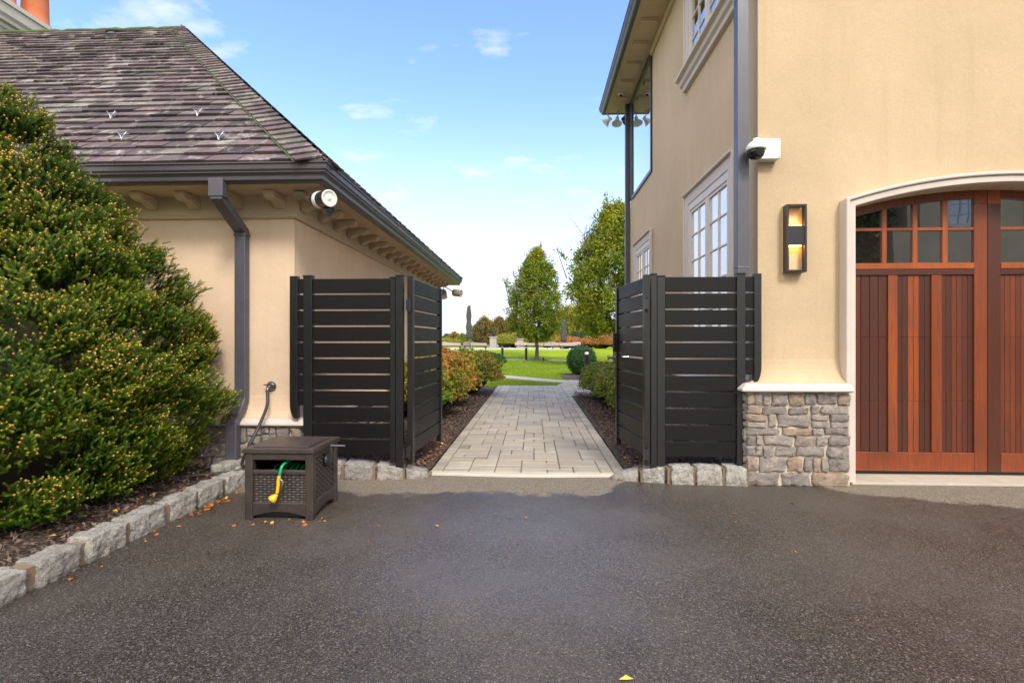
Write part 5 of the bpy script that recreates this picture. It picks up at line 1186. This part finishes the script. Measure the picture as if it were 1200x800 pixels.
bush('green_shrub', at(688, 58, .5), (2.2, 1), 2.0, 'leaf_dark', 'dark green shrub above the orange bushes at the far lawn edge', n=6000, leaf=.14, seed=57)
bush('orange_bush', at(668, 54, .5), (1.7, .9), 1.25, 'leaf_orange', 'orange bush beside the right loungers, first from the left', n=5000, leaf=.12, seed=58)
bush('orange_bush', at(684, 53, .5), (1.3, .9), .95, 'leaf_orange', 'lower rusty bush between two orange ones at the lawn edge', n=4000, leaf=.12, seed=59, tint=(.3, .2))
bush('orange_bush', at(704, 52, .5), (2.0, .9), 1.35, 'leaf_orange', 'bright orange bush under the larger hornbeam', n=6000, leaf=.12, seed=60, tint=(.75, .2))
bush('orange_bush', at(726, 51, .5), (2.0, .9), 1.4, 'leaf_orange', 'orange bush seen through the gap at the right gate edge', n=6000, leaf=.12, seed=61)
for i, (u, Y, w_, h_) in enumerate(((500, 72, 5, 1.6), (640, 74, 6, 3.4), (725, 74, 6, 4.0), (760, 72, 7, 4.5))):
    bush('far_shrub', at(u, Y, .3), (w_, 2), h_, 'leaf_dark' if i % 2 else 'leaf_yellow', ('far shrub mass hidden behind the left gate', 'dark far shrub behind the lone hornbeam', 'tall far shrub behind the larger hornbeam', 'far dark shrub behind the right house')[i], n=7000, leaf=.22, seed=70+i)

# ---- grass blades near enough to read
n = 150000
Y_ = 14.32 + 24*RNG.random(n)**1.6; X_ = (RNG.uniform(-.19, .22, n))*Y_ ; 
keep = ~((X_ > 1.1) & (Y_ < 20.4) & (((X_-3.0)/1.9)**2+((Y_-18.4)/2.6)**2 < .85))
nwk = [(1.5, 15.75), (1.0, 16.0), (.4, 16.5), (-.4, 17.4), (-1.4, 18.7), (-3.4, 20.6), (-8, 23)]
fwk = [(-14, 33.2), (-7, 34.6), (-3.2, 35.4), (-1.2, 35.6), (1.2, 34.6), (3.4, 32.2), (6, 29), (9, 26)]
for wk, hw in ((nwk, .38), (fwk, .50)):
    for (a, b_) in zip(wk[:-1], wk[1:]):
        a = np.array(a); d = np.array(b_)-a; t = np.clip(((X_-a[0])*d[0]+(Y_-a[1])*d[1])/(d@d), 0, 1); keep &= np.hypot(X_-a[0]-t*d[0], Y_-a[1]-t*d[1]) > hw
keep &= (X_ < .62+.25*(Y_-14.3)) | (Y_ > 16.3)
X_, Y_ = X_[keep], Y_[keep]; n = len(X_); Z_ = np.array([ground_z(0, y) for y in Y_])
hgt = RNG.uniform(.02, .045, n)*(1+.5*(Y_ > 24)); wd = .004+.00025*Y_; a = RNG.uniform(0, 6.28, n)
B0 = np.stack([X_-wd*np.cos(a), Y_-wd*np.sin(a), Z_], 1); B1 = np.stack([X_+wd*np.cos(a), Y_+wd*np.sin(a), Z_], 1); TP = np.stack([X_+RNG.normal(0, .012, n), Y_+RNG.normal(0, .012, n), Z_+hgt], 1)
V = np.stack([B0, B1, TP], 1).reshape(-1, 3)
go = rawmesh('grass', V, np.arange(3*n).reshape(-1, 3), RNG.random(n), ['grass_blade']); tag(go, 'short bright green mown grass of the lawn', 'grass', kind='stuff')

# ================================================================== LAWN FURNITURE
def bollard(loc, label, lit=False):
    B = empty('bollard_light', label, 'bollard', loc, group='black bollard lights along the garden walks'); h = 1.0
    mb = MB(); mb.tube([(0, 0, 0), (0, 0, h*.80)], .085, n=20); mb.tube([(0, 0, -.01), (0, 0, .03)], .11, n=20); mb.build('bollard_post', 'black_metal', B)
    mb = MB(); mb.lathe([(.05, h*.80), (.07, h*.82), (.05, h*.90)], (0, 0, 0), n=18); mb.build('light_cone', 'lamp_bollard' if lit else 'white_plastic', B)
    mb = MB(); mb.lathe([(.085, h*.90), (.088, h*.985), (.07, h)], (0, 0, 0), n=20)
    for k in range(3): mb.tube([(.072*math.cos(k*2.1), .072*math.sin(k*2.1), h*.79), (.072*math.cos(k*2.1), .072*math.sin(k*2.1), h*.91)], .007, n=5)
    mb.build('bollard_cap', 'black_metal', B); return B
q = PZ(588.7, 420.5); bollard((q.x, q.y, 0), 'leftmost of the two black bollards left of the hornbeam trunk')
q = PZ(616.6, 421.5); bollard((q.x, q.y, 0), 'black bollard light right beside the lone hornbeam trunk')
bollard((PY(687.5, 400, 17.9).x, 17.9, 0), 'black bollard light in front of the clipped green ball', True)
q = PZ(637, 424); mb = MB(); mb.tube([(q.x, q.y, -.02), (q.x, q.y, .14)], .02, n=8); mb.lathe([(.03, 0), (.055, .05), (.06, .16), (.05, .17)], (q.x, q.y, .12), axis=(-.2, .3, 1), n=14); tag(mb.build('uplight', 'black_metal'), 'small dark uplight in the grass right of the hornbeam trunk', 'garden light')
def lounger(loc, rz, label, L=2.0):
    Lg = empty('sun_lounger', label, 'lounger', loc, rz=rz, group='beige sun loungers by the pool')
    mb = MB(); mb.box((-L/2, -.33, .22), (L/2, .33, .27))
    for x in (-L/2+.08, L/2-.08):
        for y in (-.3, .3): mb.box((x-.03, y-.03, 0), (x+.03, y+.03, .22))
    mb.build('lounger_frame', 'dark_frame', Lg, bevel=.008)
    mb = MB(); pr = [(-L/2, .275), (L/2, .275), (L/2+.02, .36), (L/2-.02, .54), (L*.1, .57), (-L*.1, .60), (-L*.30, .66), (-L/2+.06, .64), (-L/2-.03, .54)]
    mb.prism(pr, 1, -.32, .32); mb.build('mattress', 'mattress', Lg, bevel=.05, seg=3); return Lg
for (u, Y, L, lab, rz) in ((528, 46.8, 1.9, 'leftmost beige lounger beside the left gate post', 0), (557, 46.8, 2.1, 'beige lounger at the foot of the left closed parasol', 0), (615, 52.5, 2.0, 'far low lounger left of the hornbeam trunk', 0),
                          (638, 47.2, 1.7, 'beige lounger just right of the hornbeam trunk', math.pi), (651, 47.4, 1.7, 'middle lounger of the row right of the hornbeam', 0), (668, 47.2, 1.9, 'beige lounger nearest the orange bushes', math.pi)):
    lounger(at(u, Y, TZ+.012), rz, lab, L)
def parasol(loc, H, label):
    Pq = empty('parasol', label, 'parasol', loc, group='closed parasols by the pool')
    mb = MB(); mb.box((-.35, -.35, 0), (.35, .35, .08)); mb.build('base', 'dark_frame', Pq, bevel=.01)
    mb = MB(); mb.tube([(0, 0, .06), (0, 0, H)], .045, n=12); mb.build('pole', 'chrome_dark', Pq)
    mb = MB(); n = 18; prof_ = [(.20, H*.24), (.30, H*.29), (.20, H*.40), (.26, H*.50), (.18, H*.62), (.22, H*.76), (.17, H*.90), (.13, H*.97), (.05, H*.99)]
    vs = [((r*(1+.22*math.cos(j*6*math.pi*2/n+r*9)))*math.cos(2*math.pi*j/n)-.12, (r*(1+.22*math.cos(j*6*math.pi*2/n)))*math.sin(2*math.pi*j/n), z) for r, z in prof_ for j in range(n)]
    mb.add(vs, [(i*n+j, i*n+(j+1) % n, (i+1)*n+(j+1) % n, (i+1)*n+j) for i in range(len(prof_)-1) for j in range(n)] + [tuple(range(n))[::-1], tuple(range(len(vs)-n, len(vs)))], smooth=True)
    mb.build('folded_canopy', 'umbrella', Pq)
parasol(at(551, 45.8, TZ+.012), 3.95, 'tall closed grey parasol standing left of the rusty trees')
parasol(at(662, 47.5, TZ+.012), 2.75, 'closed grey parasol right of the hornbeam, above a lounger')
def pedestal(loc, label, urn=True, h=1.1):
    E = empty('pedestal', label, 'pedestal', loc); mb = MB(); mb.box((-.42, -.42, 0), (.42, .42, .14)); mb.box((-.34, -.34, .14), (.34, .34, h)); mb.box((-.42, -.42, h), (.42, .42, h+.10)); mb.build('pedestal_block', 'urn_stone', E, bevel=.02)
    mb = MB(); mb.lathe([(.14, 0), (.10, .06), (.24, .22), (.30, .34), (.26, .36)], (0, 0, h+.10), n=18); mb.build('urn', 'dark_frame', E)
    n = 500; d = unit(RNG.normal(size=(n, 3))); leaf_mesh('planting', d*np.array([.3, .3, .3])*RNG.uniform(.4, 1, (n, 1)) + np.array([0, 0, h+.62]), d, .12, RNG.random(n), ['leaf_dark'], E)
pedestal(at(578, 52.5, TZ+.012), 'pale stone pedestal with a dark urn behind the pool')
pedestal(at(609.5, 54.5, TZ+.012), 'narrow pale stone pedestal behind the hornbeam, left side', h=.9)
mb = MB(); mb.box((-4.2, 27, 0), (-3.9+.35, 29.5, .62)); W_ = mb.build('low_wall', 'black_plastic', None, bevel=.01); LW = empty('low_wall', 'low dark planter wall with a pale cap behind the left shrubs', 'wall', (-4, 28, 0)); W_.name = 'wall_block'; W_.parent = LW; W_.location = (4, -28, 0)
mb = MB(); mb.box((-4.3, 26.9, .62), (-3.45, 29.6, .70)); part(mb, 'wall_cap', 'trim', LW, bevel=.01)

# ================================================================== THE COURT BEHIND THE CAMERA (seen in the garage glass)
OB = empty('opposite_house', 'tan stucco house across the court, mirrored in the garage door glass', 'building', (20, -13, 0))
mb = MB(); mb.box((15.4, -20, 0), (36, -12, 9.0)); part(mb, 'wall', 'stucco_right', OB)
mb = MB(); mb.add([(14.8, -20.6, 9.0), (36.6, -20.6, 9.0), (36.6, -11.4, 9.0), (14.8, -11.4, 9.0), (19.4, -16, 12), (32, -16, 12)], [(3, 2, 5, 4), (0, 3, 4), (1, 0, 4, 5), (2, 1, 5), (0, 1, 2, 3)]); part(mb, 'roof', 'slate', OB)
for (x, z) in ((17.7, 5.9), (21.5, 5.9), (25.3, 5.9), (17.7, 2.2), (21.5, 2.2)):
    mb = MB(); mb.box((x-.8, -12, z), (x-.66, -11.94, z+1.8)); mb.box((x+.66, -12, z), (x+.8, -11.94, z+1.8)); mb.box((x-.66, -12, z+1.66), (x+.66, -11.94, z+1.8)); mb.box((x-.66, -12, z), (x+.66, -11.94, z+.12))
    for i in (1, 2, 3): mb.box((x-.66+.33*i-.015, -11.97, z+.12), (x-.66+.33*i+.015, -11.95, z+1.66))
    for i in (1, 2, 3): mb.box((x-.66, -11.965, z+.12+.385*i-.015), (x+.66, -11.945, z+.12+.385*i+.015))
    w = part(mb, 'window', 'frame', OB); g = MB(); g.box((x-.66, -11.99, z+.12), (x+.66, -11.975, z+1.66)); g.build('pane', 'glass_dark', w)
for i, (x, y) in enumerate(((-7, -17), (-1.5, -19), (13.0, -13.2), (-12, -14))):
    tree('court_tree', (x, y, -.03), 1.6, (9, 10, 10.5, 9)[i], (3.2, 3.4, 2.5, 3.2)[i], ('broad dark tree behind the viewer, left side of the court', 'tallest dark tree behind the viewer across the court', 'dark tree beside the opposite house', 'outermost dark tree behind the viewer')[i], 90+i, n=9000, leaf=.34, mat='leaf_dark', whips=0)

# ================================================================== FALLEN LEAVES
def scatter(n, fn, sz=(.02, .05)): return np.array([fn() for _ in range(n)])
pts = []; rr = random.Random(8)
for _ in range(55): pts.append((KX+.10+abs(rr.gauss(0, .05)), rr.gauss(3.72, .16), .006))
for _ in range(14): pts.append((KX+.10+abs(rr.gauss(0, .06)), rr.uniform(2.4, 4.3), .006))
for _ in range(16): pts.append((rr.uniform(hx0, hx1+.1), hy0-.03+rr.gauss(0, .05), .006))
for _ in range(6): pts.append((rr.gauss(-1.66, .04), 4.58+rr.gauss(0, .02), .008))
for _ in range(12): pts.append((rr.uniform(-2.3, 2.3), rr.uniform(2.6, 4.55), .005))
for _ in range(120): pts.append((rr.uniform(-1.28, XP0-.02), rr.uniform(4.85, 6.4)+0, .065))
for _ in range(40): pts.append((rr.uniform(XP1+.02, 1.2), rr.uniform(4.85, 6.0), .065))
for _ in range(40): pts.append((rr.uniform(-3.0, KX-.08), rr.uniform(1.8, 4.5), .115))
for _ in range(10): pts.append((rr.uniform(XP0, XP1), rr.uniform(5, 12), .028))
pts = np.array(pts); n = len(pts); o = leaf_mesh('fallen_leaves', pts, unit(RNG.normal(size=(n, 3))*.28 + np.array([0, 0, 1])), RNG.uniform(.014, .042, n), RNG.random(n), ['dead_leaf'], aspect=.7)
tag(o, 'scattered orange and brown fallen leaves along the kerbs and beds', 'leaves', kind='stuff')
q = PZ(733, 797); mb = MB(); mb.add([(q.x-.025, q.y, .004), (q.x, q.y-.014, .012), (q.x+.03, q.y+.002, .006), (q.x+.004, q.y+.018, .010)], [(0, 1, 2), (0, 2, 3)], tint=1.0); tag(mb.build('fallen_leaf', 'dead_leaf'), 'single yellow leaf on the asphalt at the bottom of the photo', 'leaf')
